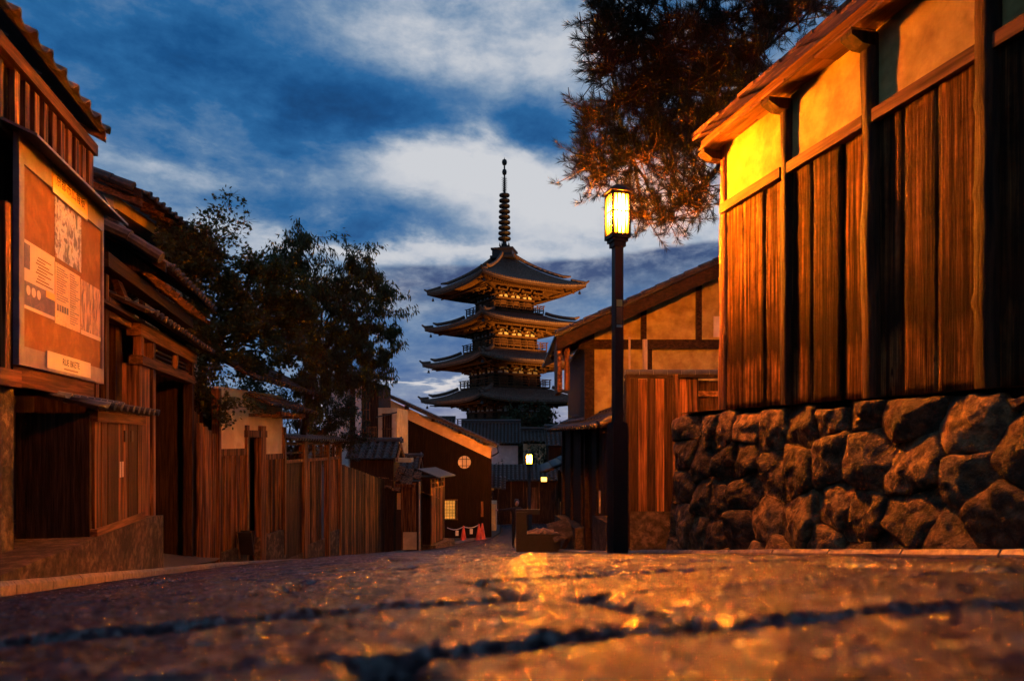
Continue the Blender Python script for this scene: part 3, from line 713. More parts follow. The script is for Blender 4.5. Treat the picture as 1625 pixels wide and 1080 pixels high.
for i in range(14): poster('poster_night', 7.03, 7.03 + random.uniform(.12, .27), 1.27 + i * .022, 1.277 + i * .022, None, .072)
for i in range(5): poster('poster_night', 7.04 + i * .055, 7.075 + i * .055, 1.17, 1.23, None, .072)
poster('poster_wood', 7.61, 8.175, 1.05, 1.585, 'poster of dark trees under pale trunks')
poster('paper_cream', 7.61, 8.175, 1.045, 1.085, None, .0735)
F1.bx('header_strip', 'paper_yellow', 6.88, 7.72, .086, .094, 2.235, 2.40, nb); F1.bx('header_strip', 'paper_cream', 6.88, 7.72, .086, .096, 2.185, 2.233, nb)
txt('京都市広報板', F1.pt(7.30, .0955, 2.32), .118, nb, 'ink', (R(90), 0, R(90)))
F1.bx('name_plate', 'paper_cream', 6.76, 7.81, .086, .094, .625, .775, nb)
txt('RUE BKETE', F1.pt(7.30, .0955, .71), .085, nb, 'ink', (R(90), 0, R(90)))
F1.bx('printed_line', 'corkboard', 7.13, 7.47, .094, .0955, .646, .656, nb)

# low concrete plinth and the little tiled bin store on it
pl = MB(); pl.prism([(-2.2, 4.6, -1.9), (-2.2, 9.38, -1.9), (-2.2, 9.38, -.93), (-2.2, 8.7, -.885), (-2.2, 4.6, -.885)], (-1.9, 0, 0))
o = pl.build('concrete_plinth', 'concrete', None); tag(o, 'stained concrete plinth wall under the bin store at the left kerb', 'low wall')
bs = thing('bin_store', 'low plank bin store with tiled top below the notice board', 'shed', (-2.55, 7.9, -.885))
FS = Fr((-2.25, 0), (0, 1))
planks(FS, 'plank_grey', 7.13, 8.63, -.83, .20, 0, .165, bs)
for (a, c, z0, z1, n) in ((7.09, 8.67, -.885, -.82, .03), (7.09, 8.67, .17, .27, .035)): FS.bx('rail', 'beam', a, c, -.05, n, z0, z1, bs)
FS.bx('end_wall', 'plank_dark', 7.075, 7.13, -.62, -.03, -.885, .25, bs); FS.bx('end_wall', 'plank_dark', 8.62, 8.67, -.62, -.03, -.885, .25, bs)
FS.bx('back_wall', 'plank_dark', 7.13, 8.62, -.62, -.58, -.885, .25, bs)
for a in (7.98, 8.20): FS.bx('vent_hole', 'ink', a, a + .07, -.01, .012, -.02, .10, bs)
for a in (7.80, 7.88): FS.bx('paper_strip', 'paper_cream', a, a + .045, .008, .014, -.38, -.22, bs)
tile_roof(bs, (-2.16, 7.0, .295), (-2.16, 8.75, .295), (-1, 0), R(14), .66, 'tile', .20, .30)

# ------------------------------------------------------------------ left: wooden gate with tiled porch roof
wg = thing('wooden_gate', 'old wooden entrance gate with slatted transom and tiled porch roofs', 'gate', (-2.8, 11.5, -1.5))
F1.bx('pilaster', 'plank_grey', 9.88, 10.36, -.22, 0, -1.45, 1.0, wg); F1.bx('post', 'plank_grey', 10.42, 10.54, -.10, .03, -1.5, 1.42, wg)
F1.bx('post', 'plank', 9.82, 9.94, -.06, .035, 1.1, 1.42, wg)
F1.bx('post', 'plank_dark', 12.95, 13.12, -.12, .02, -2.0, 1.45, wg)
for i in range(5): F1.bx('plank', 'plank_grey', 13.16 + i * .13, 13.28 + i * .13, -.16, -.02 - .01 * (i % 2), -2.2, .55 - .02 * i, wg)
F1.bx('lintel', 'beam', 9.85, 13.1, -.12, .045, .98, 1.10, wg); F1.bx('head_rail', 'beam', 9.75, 13.2, -.12, .05, 1.34, 1.50, wg)
for i in range(3): F1.bx('slat', 'beam', 10.5, 13.0, -.10, -.04, 1.14 + i * .066, 1.165 + i * .066, wg)
F1.bx('mullion', 'plank_grey', 11.85, 11.95, -.06, .02, 1.10, 1.34, wg)
for (a, c) in ((8.45, 8.55), (8.78, 8.88)): F1.bx('post', 'plank_grey', a, c, -.16, -.06, -.9, 1.9, wg)
F1.bx('tie_beam', 'beam', 8.9, 9.9, -.18, -.06, 1.42, 1.66, wg)
bm = MB(); bm.beam((-2.66, 9.0, 1.98), (-2.66, 9.5, 1.72), .07, .09); bm.build('brace', 'beam', wg)
for i in range(3):
    F1.bx('door_board', 'plank_dark', 10.75 + i * .62, 11.36 + i * .62, -.84, -.80, -1.7, .72, wg)
for z in (-1.62, -1.05, -.38, .22, .70): F1.bx('door_rail', 'beam_dark', 10.7, 12.62, -.80, -.75, z, z + .075, wg)
F1.bx('door_stile', 'plank_grey', 12.5, 12.62, -.82, -.72, -1.85, .95, wg)
F1.bx('latch', 'pale_pipe', 12.22, 12.6, -.74, -.70, .24, .28, wg); F1.bx('latch', 'pale_pipe', 12.53, 12.59, -.72, -.68, .12, .36, wg)
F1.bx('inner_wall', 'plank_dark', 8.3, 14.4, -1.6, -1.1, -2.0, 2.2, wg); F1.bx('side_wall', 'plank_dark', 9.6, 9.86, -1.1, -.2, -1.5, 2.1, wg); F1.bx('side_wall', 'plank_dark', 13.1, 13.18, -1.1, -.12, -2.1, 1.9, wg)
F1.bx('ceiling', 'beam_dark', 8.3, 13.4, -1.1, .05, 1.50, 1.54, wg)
tile_roof(wg, (-2.33, 9.2, 1.56), (-2.33, 13.2, 1.54), (-1, 0), R(25), .62, 'tile_old', .22, .3)
q0, q1 = tile_roof(wg, (-2.2, 9.42, 2.20), (-2.2, 12.6, 2.20), (-1, 0), R(33), .86, 'tile_old', .25, .28)
tile_roof(wg, (-3.6, 9.42, 2.20), (-3.6, 12.6, 2.20), (1, 0), R(33), .80, 'tile_old', .25, .28, single=False)
ridge(wg, (-2.93, 9.38, 2.66), (-2.93, 12.6, 2.66), 'tile_old')
demon_tile(wg, (-2.93, 9.36, 2.74), (0, -1, 0), .24, 'tile_old')
bm = MB(); bm.prism([(-2.17, 9.36, 2.08), (-2.93, 9.36, 2.55), (-2.93, 9.36, 2.68), (-2.17, 9.36, 2.20)], (0, .05, 0)); bm.build('verge_board', 'beam_dark', wg)
bm = MB(); bm.prism([(-2.3, 9.5, 2.1), (-3.5, 9.5, 2.1), (-2.93, 9.5, 2.55)], (0, .04, 0)); bm.build('gable_panel', 'plank_dark', wg)
bm = MB(); bm.tube([(-2.9, 9.30, 2.62), (-2.55, 9.30, 2.47)], .085, 10); bm.tube([(-2.56, 9.30, 2.46), (-2.2, 9.30, 2.24)], .075, 10); bm.build('verge_tiles', 'tile_old', wg)
for y in frange(9.7, 12.4, .45): bi('rafter', 'beam', (-2.5, y, 2.14), (.75, .05, .06), wg, 0, 0, R(33))
F1.bx('porch_beam', 'beam_dark', 8.4, 12.7, -.1, .08, 1.90, 2.06, wg)
fc = MB(); fc.raw([(-2.2, 9.39, -1.60), (-2.12, 12.5, -2.03), (-2.25, 13.75, -2.18), (-3.7, 13.75, -1.95), (-3.7, 9.39, -1.35)], [(0, 1, 2, 3, 4)]); o = fc.build('forecourt', 'asphalt'); o['kind'] = 'structure'

# taller tiled house behind the gate
b2 = R(9.2); F2 = Fr((-3.44, 13.17), (math.sin(b2), math.cos(b2)))
hb = thing('tall_tiled_house', 'two-storey house with a long tiled roof behind the gate', 'house', (-5, 15, -2))
F2.bx('wall', 'plaster', .35, 4.6, -4, -.62, -2, 4.35, hb); F2.bx('wall_plate', 'beam_dark', .2, 4.6, -.62, -.5, 3.85, 4.05, hb)
for s_ in (.4, 1.3, 2.2): F2.bx('post', 'beam_dark', s_, s_ + .12, -.62, -.55, -1, 4.0, hb)
iw = (-F2.N[0], -F2.N[1])
tile_roof(hb, F2.pt(0, 0, 4.31), F2.pt(4.6, 0, 4.31), iw, R(21), 2.6, 'tile_old', .27, .3)
bm = MB(); bm.prism([F2.pt(-.04, .02, 4.18), F2.pt(-.04, -2.6, 5.16), F2.pt(-.04, -2.6, 5.30), F2.pt(-.04, .02, 4.32)], Vector((*F2.D, 0)) * .05); bm.build('verge_board', 'beam_dark', hb)
bm = MB(); bm.prism([F2.pt(.08, -.05, 4.08), F2.pt(.08, -2.6, 5.0), F2.pt(.08, -2.6, 5.12), F2.pt(.08, -.05, 4.20)], Vector((*F2.D, 0)) * .08); bm.build('barge_board', 'beam', hb)
for i in range(7):
    p = F2.pt(-.06, -.1 - i * .36, 4.36 + i * .138); p2 = F2.pt(-.06, -.45 - i * .36, 4.49 + i * .138); bm = MB(); bm.tube([p, p2], [.085, .075], 9); bm.build('verge_tile', 'tile_old', hb)
for s_ in frange(.2, 4.4, .42): bm = MB(); bm.beam(F2.pt(s_, -.05, 4.22), F2.pt(s_, -.65, 4.45), .06, .08); bm.build('rafter', 'beam', hb)

# ------------------------------------------------------------------ left: plaster house, fences down the bend
F3 = Fr((-2.30, 13.72), (.3105, .9506))
ph = thing('plaster_house', 'ochre plaster house front with plank dado and lattice door', 'house', (-2.6, 15.3, -2.3))
F3.bx('plaster_panel', 'plaster', .04, 1.12, -.10, -.02, -.17, 1.0, ph); F3.bx('plaster_panel', 'plaster', 1.12, 2.98, -.10, -.02, .20, 1.0, ph); F3.bx('plaster_panel', 'plaster', 1.98, 2.98, -.10, -.022, -.30, .20, ph)
F3.bx('rail', 'plank_grey', .04, 1.12, -.06, .02, -.30, -.165, ph); F3.bx('rail', 'plank_grey', 1.98, 2.96, -.06, .02, -.42, -.30, ph)
planks(F3, 'plank', .05, 1.12, -2.10, -.30, -.02, .18, ph, slope0=-.05); planks(F3, 'plank', 1.98, 2.95, -2.02, -.42, -.02, .16, ph)
for i in range(4): F3.bx('batten', 'plank', .26 + i * .22, .30 + i * .22, -.02, .012, -2.1, -.30, ph)
for i in range(4): F3.bx('batten', 'plank', 2.12 + i * .22, 2.16 + i * .22, -.02, .012, -2.0, -.42, ph)
for (a, c, n, m) in ((-.03, .05, .05, 'plank'), (1.12, 1.21, .04, 'plank'), (1.73, 1.97, .05, 'plank'), (2.95, 3.04, .05, 'plank')): F3.bx('post', m, a, c, -.10, n, -2.6, .95 if a < 1 else .30, ph)
F3.bx('lintel', 'plank_grey', 1.10, 2.0, -.08, .06, .06, .20, ph)
F3.bx('door', 'plank_dark', 1.21, 1.73, -.30, -.26, -2.5, .06, ph)
for i in range(5): F3.bx('lattice_bar', 'plank_grey', 1.25 + i * .095, 1.275 + i * .095, -.25, -.225, -2.4, -.12, ph)
for i in range(12): F3.bx('lattice_bar', 'beam', 1.22, 1.70, -.262, -.235, -2.3 + i * .19, -2.28 + i * .19, ph)
F3.bx('foundation', 'concrete', .0, 1.15, -.1, .03, -2.7, -2.09, ph); F3.bx('foundation', 'concrete', 1.72, 3.05, -.1, .03, -2.9, -2.03, ph)
F3.bx('core', 'plank_dark', .02, 3.0, -2.4, -.31, -2.6, 1.0, ph)
nN = (-F3.N[0], -F3.N[1])
tile_roof(ph, F3.pt(1.15, .55, .70), F3.pt(3.5, .55, .62), nN, R(24), .66, 'tile_old', .20, .3); F3.bx('canopy_beam', 'plank', 1.9, 3.3, .30, .40, .52, .60, ph)
for s_ in (1.3, 1.85, 2.4, 2.95): F3.bx('canopy_arm', 'beam', s_, s_ + .06, -.02, .45, .48, .54, ph)
tile_roof(ph, F3.pt(.7, .42, 1.20), F3.pt(4.4, .42, 1.06), nN, R(27), 2.0, 'tile_old', .25, .3)
for i in range(4): F3.bx('plank', 'plank', -.62 + i * .14, -.50 + i * .14, -.06, .015 * (i % 2), -2.15, .30 - .06 * i, ph)
sg = thing('folding_sign', 'small black folding sign by the plaster house', 'sign', (-1.93, 14.33, -2.25))
for dy, rx in ((-.1, R(14)), (.1, R(-14))): bi('sign_panel', 'black_metal', (-1.88, 14.33 + dy, -2.0), (.30, .02, .46), sg, R(-20), rx)
for sx_ in (-.13, .13): bi('sign_leg', 'plank', (-1.88 + sx_, 14.20, -2.02), (.025, .025, .56), sg, R(-20), R(14))

f1 = thing('slatted_fence', 'slatted timber fence with open lattice and thin tiled cap', 'fence', (-.9, 18.2, -3))
F3.bx('board', 'plank_dark', 3.06, 4.1, -.05, -.01, -2.75, -.48, f1)
for (a, c) in ((4.1, 4.34), (5.82, 5.94), (6.78, 6.9)): F3.bx('post', 'plank', a, c, -.08, .06, -3.3, -.02, f1)
F3.bx('rail', 'plank', 3.06, 6.9, -.06, .035, -.53, -.46, f1); F3.bx('rail', 'beam', 3.06, 6.9, -.06, .02, -.12, -.05, f1)
F3.bx('rail', 'beam', 3.06, 4.1, -.05, .01, -.32, -.28, f1)
for s_ in (4.85, 5.4, 6.35): F3.bx('lattice_bar', 'plank', s_, s_ + .08, -.04, .02, -.46, -.10, f1)
for i in range(3): F3.bx('lattice_bar', 'beam', 4.34, 6.8, -.02, .0, -.40 + i * .1, -.38 + i * .1, f1)
def slats(s0, s1, z0, z1, n=.0, wd=.075, gp=.045):
    s_ = s0
    while s_ < s1 - wd: F3.bx('slat', random.choice(('plank', 'plank_grey', 'plank_dark')), s_, s_ + wd, -.04, n + random.uniform(-.004, .004), z0, z1, f1); s_ += wd + gp
slats(4.40, 5.55, -2.6, -.52); slats(5.96, 6.76, -2.5, -.52)
F3.bx('backing', 'plank_dark', 4.34, 5.58, -.10, -.05, -2.7, -.5, f1); F3.bx('backing', 'plank_dark', 5.94, 6.8, -.10, -.05, -2.6, -.5, f1)
F3.bx('foundation', 'concrete', 3.06, 4.1, -.08, .02, -3.1, -2.74, f1); F3.bx('foundation', 'concrete', 4.34, 5.6, -.08, .03, -3.3, -2.6, f1); F3.bx('foundation', 'concrete', 5.9, 6.95, -.08, .03, -3.4, -2.5, f1)
tile_roof(f1, F3.pt(3.0, .20, .0), F3.pt(7.0, .20, -.03), nN, R(16), .42, 'tile', .17, .21)
f2 = thing('board_fence', 'plain dark board fence stepping down the slope', 'fence', (.6, 22.6, -3.8))
k = 34
for i in range(k):
    a = 7.06 + i * 4.45 / k; m_ = i / k
    F3.bx('board', random.choice(('plank_grey', 'plank_grey', 'plank_dark')), a + .004, a + 4.45 / k - .004, -.03 + .008 * (i % 2), .008 * (i % 2), -3.3 - .62 * m_, -.70 - .69 * m_ + random.uniform(-.01, .01), f2)
for s_ in (7.02, 9.2, 11.5): F3.bx('post', 'plank_dark', s_, s_ + .10, -.10, .03, -4.1, -.75 - .67 * (s_ - 7) / 4.5, f2)
# ------------------------------------------------------------------ cross-street planes at distance z
CF = (math.sin(R(13.5)), math.cos(R(13.5))); CR = (math.cos(R(13.5)), -math.sin(R(13.5)))
def K(z): return Fr((z * CF[0], z * CF[1]), CR)
def iwK(): return (CF[0], CF[1])
# tiled gatehouse below the white house
k = K(24.6); gh = thing('gatehouse', 'small gatehouse with blue grey tiled roof behind the board fence', 'gatehouse', (1, 25.4, -4))
q0, q1 = tile_roof(gh, k.pt(-5.85, .3, -.64), k.pt(-4.10, .3, -.64), iwK(), R(33), 1.05, 'tile', .27, .18)
ridge(gh, k.pt(-5.85, -.58, -.06), k.pt(-4.05, -.58, -.06), 'tile', .1, .06); demon_tile(gh, k.pt(-4.05, -.58, -.02), (CR[0], CR[1], 0), .14, 'tile')
tile_roof(gh, k.pt(-5.85, -1.46, -.64), k.pt(-4.10, -1.46, -.64), (-CF[0], -CF[1]), R(33), 1.0, 'tile', .27, .3, single=False)
bm = MB(); bm.prism([k.pt(-4.06, .3, -.66), k.pt(-4.06, -.58, -.09), k.pt(-4.06, -1.46, -.66), k.pt(-4.06, -1.36, -.74), k.pt(-4.06, -.58, -.24), k.pt(-4.06, .2, -.74)], (.05, -.012, 0)); bm.build('barge_board', 'plank', gh)
k.bx('wall', 'plank_dark', -5.75, -4.2, -1.3, 0, -4.2, -.68, gh); k.bx('sill_tile', 'plaster', -4.10, -3.55, -.4, .2, -.78, -.64, gh)
k = K(27.6); gh2 = thing('gatehouse', 'smaller gatehouse roof just downhill of the first, in front of the dark barn', 'gatehouse', (2.6, 28, -4.3))
tile_roof(gh2, k.pt(-4.5, .2, -1.12), k.pt(-3.75, .2, -1.12), iwK(), R(35), .75, 'tile', .24, .18)
bm = MB(); bm.prism([k.pt(-3.72, .25, -1.15), k.pt(-3.72, -.42, -.62), k.pt(-3.72, -1.1, -1.15), k.pt(-3.72, -1.0, -1.25), k.pt(-3.72, -.42, -.78), k.pt(-3.72, .15, -1.25)], (.05, -.012, 0)); bm.build('barge_board', 'plank', gh2)
ridge(gh2, k.pt(-4.5, -.42, -.66), k.pt(-3.7, -.42, -.66), 'tile', .08, .05); demon_tile(gh2, k.pt(-3.70, -.42, -.62), (CR[0], CR[1], 0), .12, 'tile')
k.bx('wall', 'plank_dark', -4.45, -3.8, -1.0, -.05, -4.6, -1.16, gh2)
# tea house entrance: board canopies, doorway and plank panels
k = K(25.2); te = thing('plank_entrance', 'plank entrance with slanting board canopies below the gatehouses', 'entrance', (2.8, 25.3, -4.1))
for i, (s0, s1, z, n) in enumerate(((-5.0, -4.1, -.95, .55), (-4.75, -3.55, -1.18, .62), (-4.85, -3.95, -1.42, .75), (-4.2, -3.3, -1.02, .1))):
    for j in range(3):
        bm = MB(); a = s0 + (s1 - s0) * j / 3; c = s0 + (s1 - s0) * (j + 1) / 3 - .02; dz_ = -.10 * j
        bm.prism([k.pt(a, n, z + dz_ - .16), k.pt(c, n, z + dz_ - .20), k.pt(c, n - .5, z + dz_ + .02), k.pt(a, n - .5, z + dz_ + .06)], (0, 0, .03)); bm.build('canopy_board', 'plank_grey', te)
k.bx('header_beam', 'plank', -4.85, -3.5, .38, .48, -1.68, -1.58, te)
for s_ in (-4.62, -4.28, -3.98): k.bx('post', 'plank', s_, s_ + .05, .2, .3, -4.05, -1.5, te)
k.bx('doorway', 'ink', -4.58, -4.0, .10, .14, -4.0, -1.6, te); k.bx('door_panel', 'plaster', -4.15, -4.02, .15, .2, -2.5, -1.9, te)
for i in range(3): k.bx('plank', 'plank', -3.93 + i * .16, -3.79 + i * .16, .15, .19, -3.3, -1.55, te)
k.bx('dado', 'plaster', -3.93, -3.45, .10, .19, -3.95, -3.32, te); k.bx('drain_pipe', 'pale_pipe', -3.36, -3.31, .15, .2, -4.0, -1.5, te)
k.bx('core', 'plank_dark', -4.9, -3.4, -1.4, .05, -4.3, -1.5, te)
k.bx('step', 'concrete', -4.35, -2.85, .1, .8, -4.35, -3.98, te)
FE = Fr((3.15, 26.2), (.50, .86)); tf = thing('plank_kiosk', 'plank-sided shed with row of small square openings under its roof', 'shed', (3.7, 27.5, -4.4))
planks(FE, 'plank', 0, 1.35, -3.95, -1.85, 0, .15, tf, slope0=.1)
FE.bx('frieze', 'plank', 0, 1.35, -.04, .0, -1.84, -1.80, tf); FE.bx('frieze', 'plank', 0, 1.35, -.04, .0, -1.48, -1.44, tf)
for i in range(5): FE.bx('mullion', 'plank', .0 + i * .32, .07 + i * .32, -.04, .004, -1.80, -1.48, tf)
for i in range(4): FE.bx('transom', 'plank', .07 + i * .32, .32 + i * .32, -.03, -.005, -1.65, -1.61, tf)
FE.bx('core', 'plank_dark', .02, 1.33, -1.5, -.05, -4.3, -1.4, tf)
bm = MB(); bm.prism([FE.pt(-.15, .35, -1.42), FE.pt(1.6, .35, -1.42), FE.pt(1.6, -.5, -1.12), FE.pt(-.15, -.5, -1.12)], (0, 0, .04)); bm.build('roof_sheet', 'tile', tf)
bm = MB(); bm.prism([FE.pt(-.75, .25, -2.02), FE.pt(-.05, .35, -2.2), FE.pt(-.05, -.3, -2.0), FE.pt(-.75, -.3, -1.82)], (0, 0, .035)); bm.build('lean_to_roof', 'plank_grey', tf)
FE.bx('plinth', 'concrete', -.1, 1.9, -.6, .22, -4.8, -3.96, tf)

# ------------------------------------------------------------------ left: white house and the dark barn
k = K(29); wh = thing('white_house', 'pale plastered house with lattice windows and balcony, upper floor', 'house', (-.5, 30.5, -4.4))
k.bx('wall', 'plaster_white', -7.8, -6.85, -3, 0, -4.4, 2.5, wh); k.bx('wall', 'plaster_white', -6.55, -6.3, -3, .02, -4.4, 2.5, wh); k.bx('recess', 'plank_dark', -6.85, -6.55, -3, -.3, -4.4, 2.5, wh)
k.bx('wall', 'plank_dark', -6.3, -5.6, -3, -.1, -4.4, 2.4, wh)
w_ = k.bx('window', 'glass_dark', -6.25, -5.95, -.1, -.06, .3, 2.1, wh)
for s_ in (-6.25, -6.12, -5.98): k.bx('window_bar', 'plank', s_, s_ + .035, -.06, -.02, .3, 2.1, wh)
for z in (.3, .8, 1.25, 1.7, 2.07): k.bx('window_bar', 'plank', -6.25, -5.95, -.06, -.015, z, z + .035, wh)
for z in (-.05, .28, .52): k.bx('balcony_rail', 'plank', -6.05, -5.62, .2, .25, z, z + .05, wh)
for i in range(7): k.bx('baluster', 'plank', -6.03 + i * .065, -6.01 + i * .065, .21, .24, 0, .52, wh)
k.bx('wall', 'plaster', -5.6, -4.8, -3, 0, -4.4, 1.35, wh)
k.bx('window', 'plank_dark', -5.42, -5.02, 0, .03, -.2, 1.1, wh)
for i in range(5): k.bx('window_bar', 'plank', -5.42 + i * .092, -5.395 + i * .092, .03, .05, -.2, 1.1, wh)
for z in (-.2, .45, 1.08): k.bx('window_bar', 'plank', -5.44, -5.0, .03, .055, z, z + .04, wh)
bm = MB(); bm.prism([k.pt(-6.6, .7, 2.62), k.pt(-4.95, .7, 2.42), k.pt(-4.95, -.3, 2.55), k.pt(-6.6, -.3, 2.85)], (0, 0, .08)); bm.build('eave_board', 'beam', wh)
bm = MB(); bm.beam(k.pt(-5.65, .25, .95), k.pt(-4.75, .35, 1.15), .05, .05); bm.build('gutter', 'black_metal', wh)
bn = thing('dark_barn', 'large dark timber building with round lattice window and lit window', 'barn', (4.3, 34, -4.8))
k = K(34)
def roofz(s): return -.22 + (-1.0 - s) * .456
bm = MB(); bm.prism([k.pt(-6.6, 0, -5.2), k.pt(-1.0, 0, -5.2), k.pt(-1.0, 0, -.55), k.pt(-6.6, 0, 2.0)], ((CF[0] - .3 * CR[0]) * 7, (CF[1] - .3 * CR[1]) * 7, 0)); bm.build('wall', 'black_wood', bn)
bm = MB(); bm.prism([k.pt(-6.45, .03, roofz(-6.45) - .06), k.pt(-6.45, .03, roofz(-6.45) - .62), k.pt(-1.02, .03, -.92), k.pt(-1.02, .03, -.38)], (-CF[0] * .03, -CF[1] * .03, 0)); bm.build('plaster_band', 'plaster', bn)
bm = MB(); bm.prism([k.pt(-6.6, .55, roofz(-6.6)), k.pt(-.75, .55, roofz(-.75) - .03), k.pt(-.75, .55, roofz(-.75) + .10), k.pt(-6.6, .55, roofz(-6.6) + .13)], (CF[0] * 8, CF[1] * 8, 0)); rf = bm.build('roof', 'tile', bn)
for i in range(22):
    s0 = -.72 - i * .26; bm = MB(); bm.tube([k.pt(s0, .56, roofz(s0) + .13), k.pt(s0 - .25, .56, roofz(s0 - .25) + .13)], [.075, .065], 8); bm.build('verge_tile', 'tile_old', rf)
for s_ in (-5.2, -3.9, -2.6, -1.4): k.bx('purlin_end', 'beam_dark', s_, s_ + .16, 0, .5, roofz(s_) - .2, roofz(s_) - .03, bn)
for i in range(26):
    s0 = -6.4 + i * .207; k.bx('cladding_board', 'black_wood', s0, s0 + .195, .0, .012 + .006 * (i % 2), -5.1, min(roofz(s0 + .2) - .66, 1.2), bn)
rw = MB(); rw.tube([k.pt(-2.33, .0, -1.08), k.pt(-2.33, .06, -1.08)], .31, 28); rw = rw.build('round_window', 'plaster_white', bn)
for s_ in (-2.43, -2.23): k.bx('window_bar', 'plank_dark', s_ - .015, s_ + .015, .06, .08, -1.36, -.80, rw)
for z in (-1.25, -.93): k.bx('window_bar', 'plank_dark', -2.60, -2.06, .06, .085, z - .015, z + .015, rw)
lw = k.bx('lit_window', 'lit_shoji', -3.47, -2.78, .0, .05, -3.86, -2.95, bn); lw['label'] = 'lit yellow paper window'
for i in range(6): k.bx('window_bar', 'plank_dark', -3.47 + i * .135, -3.455 + i * .135, .05, .07, -3.86, -2.95, bn)
for i in range(7): k.bx('window_bar', 'plank_dark', -3.48, -2.77, .05, .075, -3.86 + i * .15, -3.845 + i * .15, bn)
for z in (-3.9, -2.95): k.bx('window_frame', 'plank', -3.5, -2.66, .0, .09, z, z + .045, bn)
k.bx('window_frame', 'plank', -2.72, -2.68, 0, .09, -3.9, -2.91, bn); k.bx('side_panel', 'plank', -1.52, -1.40, 0, .04, -3.75, -3.0, bn)
bm = MB(); bm.tube([k.pt(-.72, .4, -.32), k.pt(-.66, .4, -.6), k.pt(-.85, .2, -.72), k.pt(-1.0, .05, -.78)], .04, 8); bm.build('drain_pipe', 'black_metal', bn)

# cones with a rope at the barn's foot
def cone(x, y, lab):
    z = g(x, y); t = thing('traffic_cone', lab, 'traffic cone', (x, y, z), 'traffic cones by the barn')
    b = MB(); b.lathe((x, y, z), [(.17, .03), (.15, .06), (.035, .72), (.03, .74)], 14); b.build('cone_body', 'cone_red', t); b = MB(); b.box((x, y, z + .016), (.38, .38, .03)); b.build('cone_foot', 'cone_red', t)
    return Vector((x, y, z + .70))
kk = K(32.6)
pts = [kk.pt(-3.05, 0, 0), kk.pt(-2.28, 0, 0), kk.pt(-1.55, .05, 0), kk.pt(-1.40, -.1, 0)]
tops = [cone(pts[1].x, pts[1].y, 'lone red traffic cone left of the pair at the barn foot'), cone(pts[2].x, pts[2].y, 'front red cone of the pair at the barn corner'), cone(pts[3].x, pts[3].y, 'rear red cone of the pair at the barn corner')]
rp = thing('rope_barrier', 'sagging pale rope with paper tags strung between traffic cones', 'rope', tops[0])
b = MB(); st_ = Vector((pts[0].x, pts[0].y, tops[0].z - .05))
path = [st_.lerp(tops[0], i / 5) - Vector((0, 0, .12 * math.sin(math.pi * i / 5))) for i in range(6)] + [tops[0].lerp(tops[1], i / 6) - Vector((0, 0, .10 * math.sin(math.pi * i / 6))) for i in range(1, 7)]
b.tube(path, .018, 6); b.build('cord', 'white_paint', rp)
for p in (path[3], path[8]): bi('paper_tag', 'white_paint', p - Vector((0, 0, .17)), (.14, .008, .24), rp, R(-13))

# ------------------------------------------------------------------ right: plank fence, gabled house, dark gate building
k = K(10.35); pf = thing('plank_screen', 'tall plank screen with tiled cap on a pale base behind the lamp', 'fence', (5, 9.6, -1.6))
planks(k, 'plank', 1.76, 2.40, -1.06, .92, 0, .13, pf, jit=.008); planks(k, 'plank', 2.48, 2.80, -1.06, .96, -.06, .16, pf); planks(k, 'plank_dark', 2.82, 3.5, -1.06, .90, -.16, .17, pf)
k.bx('post', 'plank_grey', 2.40, 2.47, -.1, .03, -1.6, .98, pf); k.bx('post', 'plank_dark', 1.70, 1.76, -.1, .02, -1.6, .96, pf)
k.bx('backing', 'plank_dark', 1.72, 3.5, -.30, -.22, -1.1, .9, pf); k.bx('rail', 'beam', 2.80, 3.5, -.16, -.12, .66, .74, pf)
k.bx('base', 'concrete', 1.76, 2.42, -.22, -.012, -1.75, -1.06, pf); k.bx('base', 'concrete', 2.42, 3.5, -.22, -.17, -1.75, -1.06, pf)
for i in range(9):
    a = 1.70 + i * .21; b = MB(); b.tube([k.pt(a, -.08, 1.00), k.pt(a + .205, -.08, 1.005)], [.062, .058], 10); b.build('cap_tile', 'tile', pf)
bm = MB(); bm.beam(k.pt(1.7, -.08, .955), k.pt(3.55, -.08, .955), .16, .045); bm.build('cap_board', 'beam_dark', pf)
k = K(13.6); gb = thing('gabled_house', 'timber framed house with plaster gable and long sloping roof, right', 'house', (6.5, 14, -2.1))
def rz2(s): return 1.98 + (s - .92) * .455
bm = MB(); bm.prism([k.pt(1.55, 0, -2.4), k.pt(6.2, 0, -2.4), k.pt(6.2, 0, rz2(6.2) - .1), k.pt(1.55, 0, rz2(1.55) - .12)], (CF[0] * 5, CF[1] * 5, 0)); bm.build('wall', 'plaster_ochre', gb)
k.bx('tie_beam', 'beam_dark', 1.30, 6.2, -.02, .08, 1.78, 1.96, gb)
for s_, t_ in ((1.5, 1), (2.52, 0), (3.60, 0), (4.7, 0)): k.bx('post', 'beam_dark', s_, s_ + .11, 0, .06, -2.2 if t_ else 1.9, rz2(s_) - .15, gb)
k.bx('post', 'beam_dark', 2.66, 2.74, 0, .05, .3, 1.9, gb)
bm = MB(); bm.prism([k.pt(.84, .55, rz2(.84) - .26), k.pt(6.2, .55, rz2(6.2) - .26), k.pt(6.2, .55, rz2(6.2) - .02), k.pt(.84, .55, rz2(.84) - .02)], (CF[0] * .06, CF[1] * .06, 0)); bm.build('barge_board', 'beam_dark', gb)
bm = MB(); bm.prism([k.pt(.80, .6, rz2(.8)), k.pt(6.2, .6, rz2(6.2)), k.pt(6.2, .6, rz2(6.2) + .05), k.pt(.80, .6, rz2(.8) + .05)], (CF[0] * 5.5, CF[1] * 5.5, 0)); bm.build('roof', 'tile_old', gb)
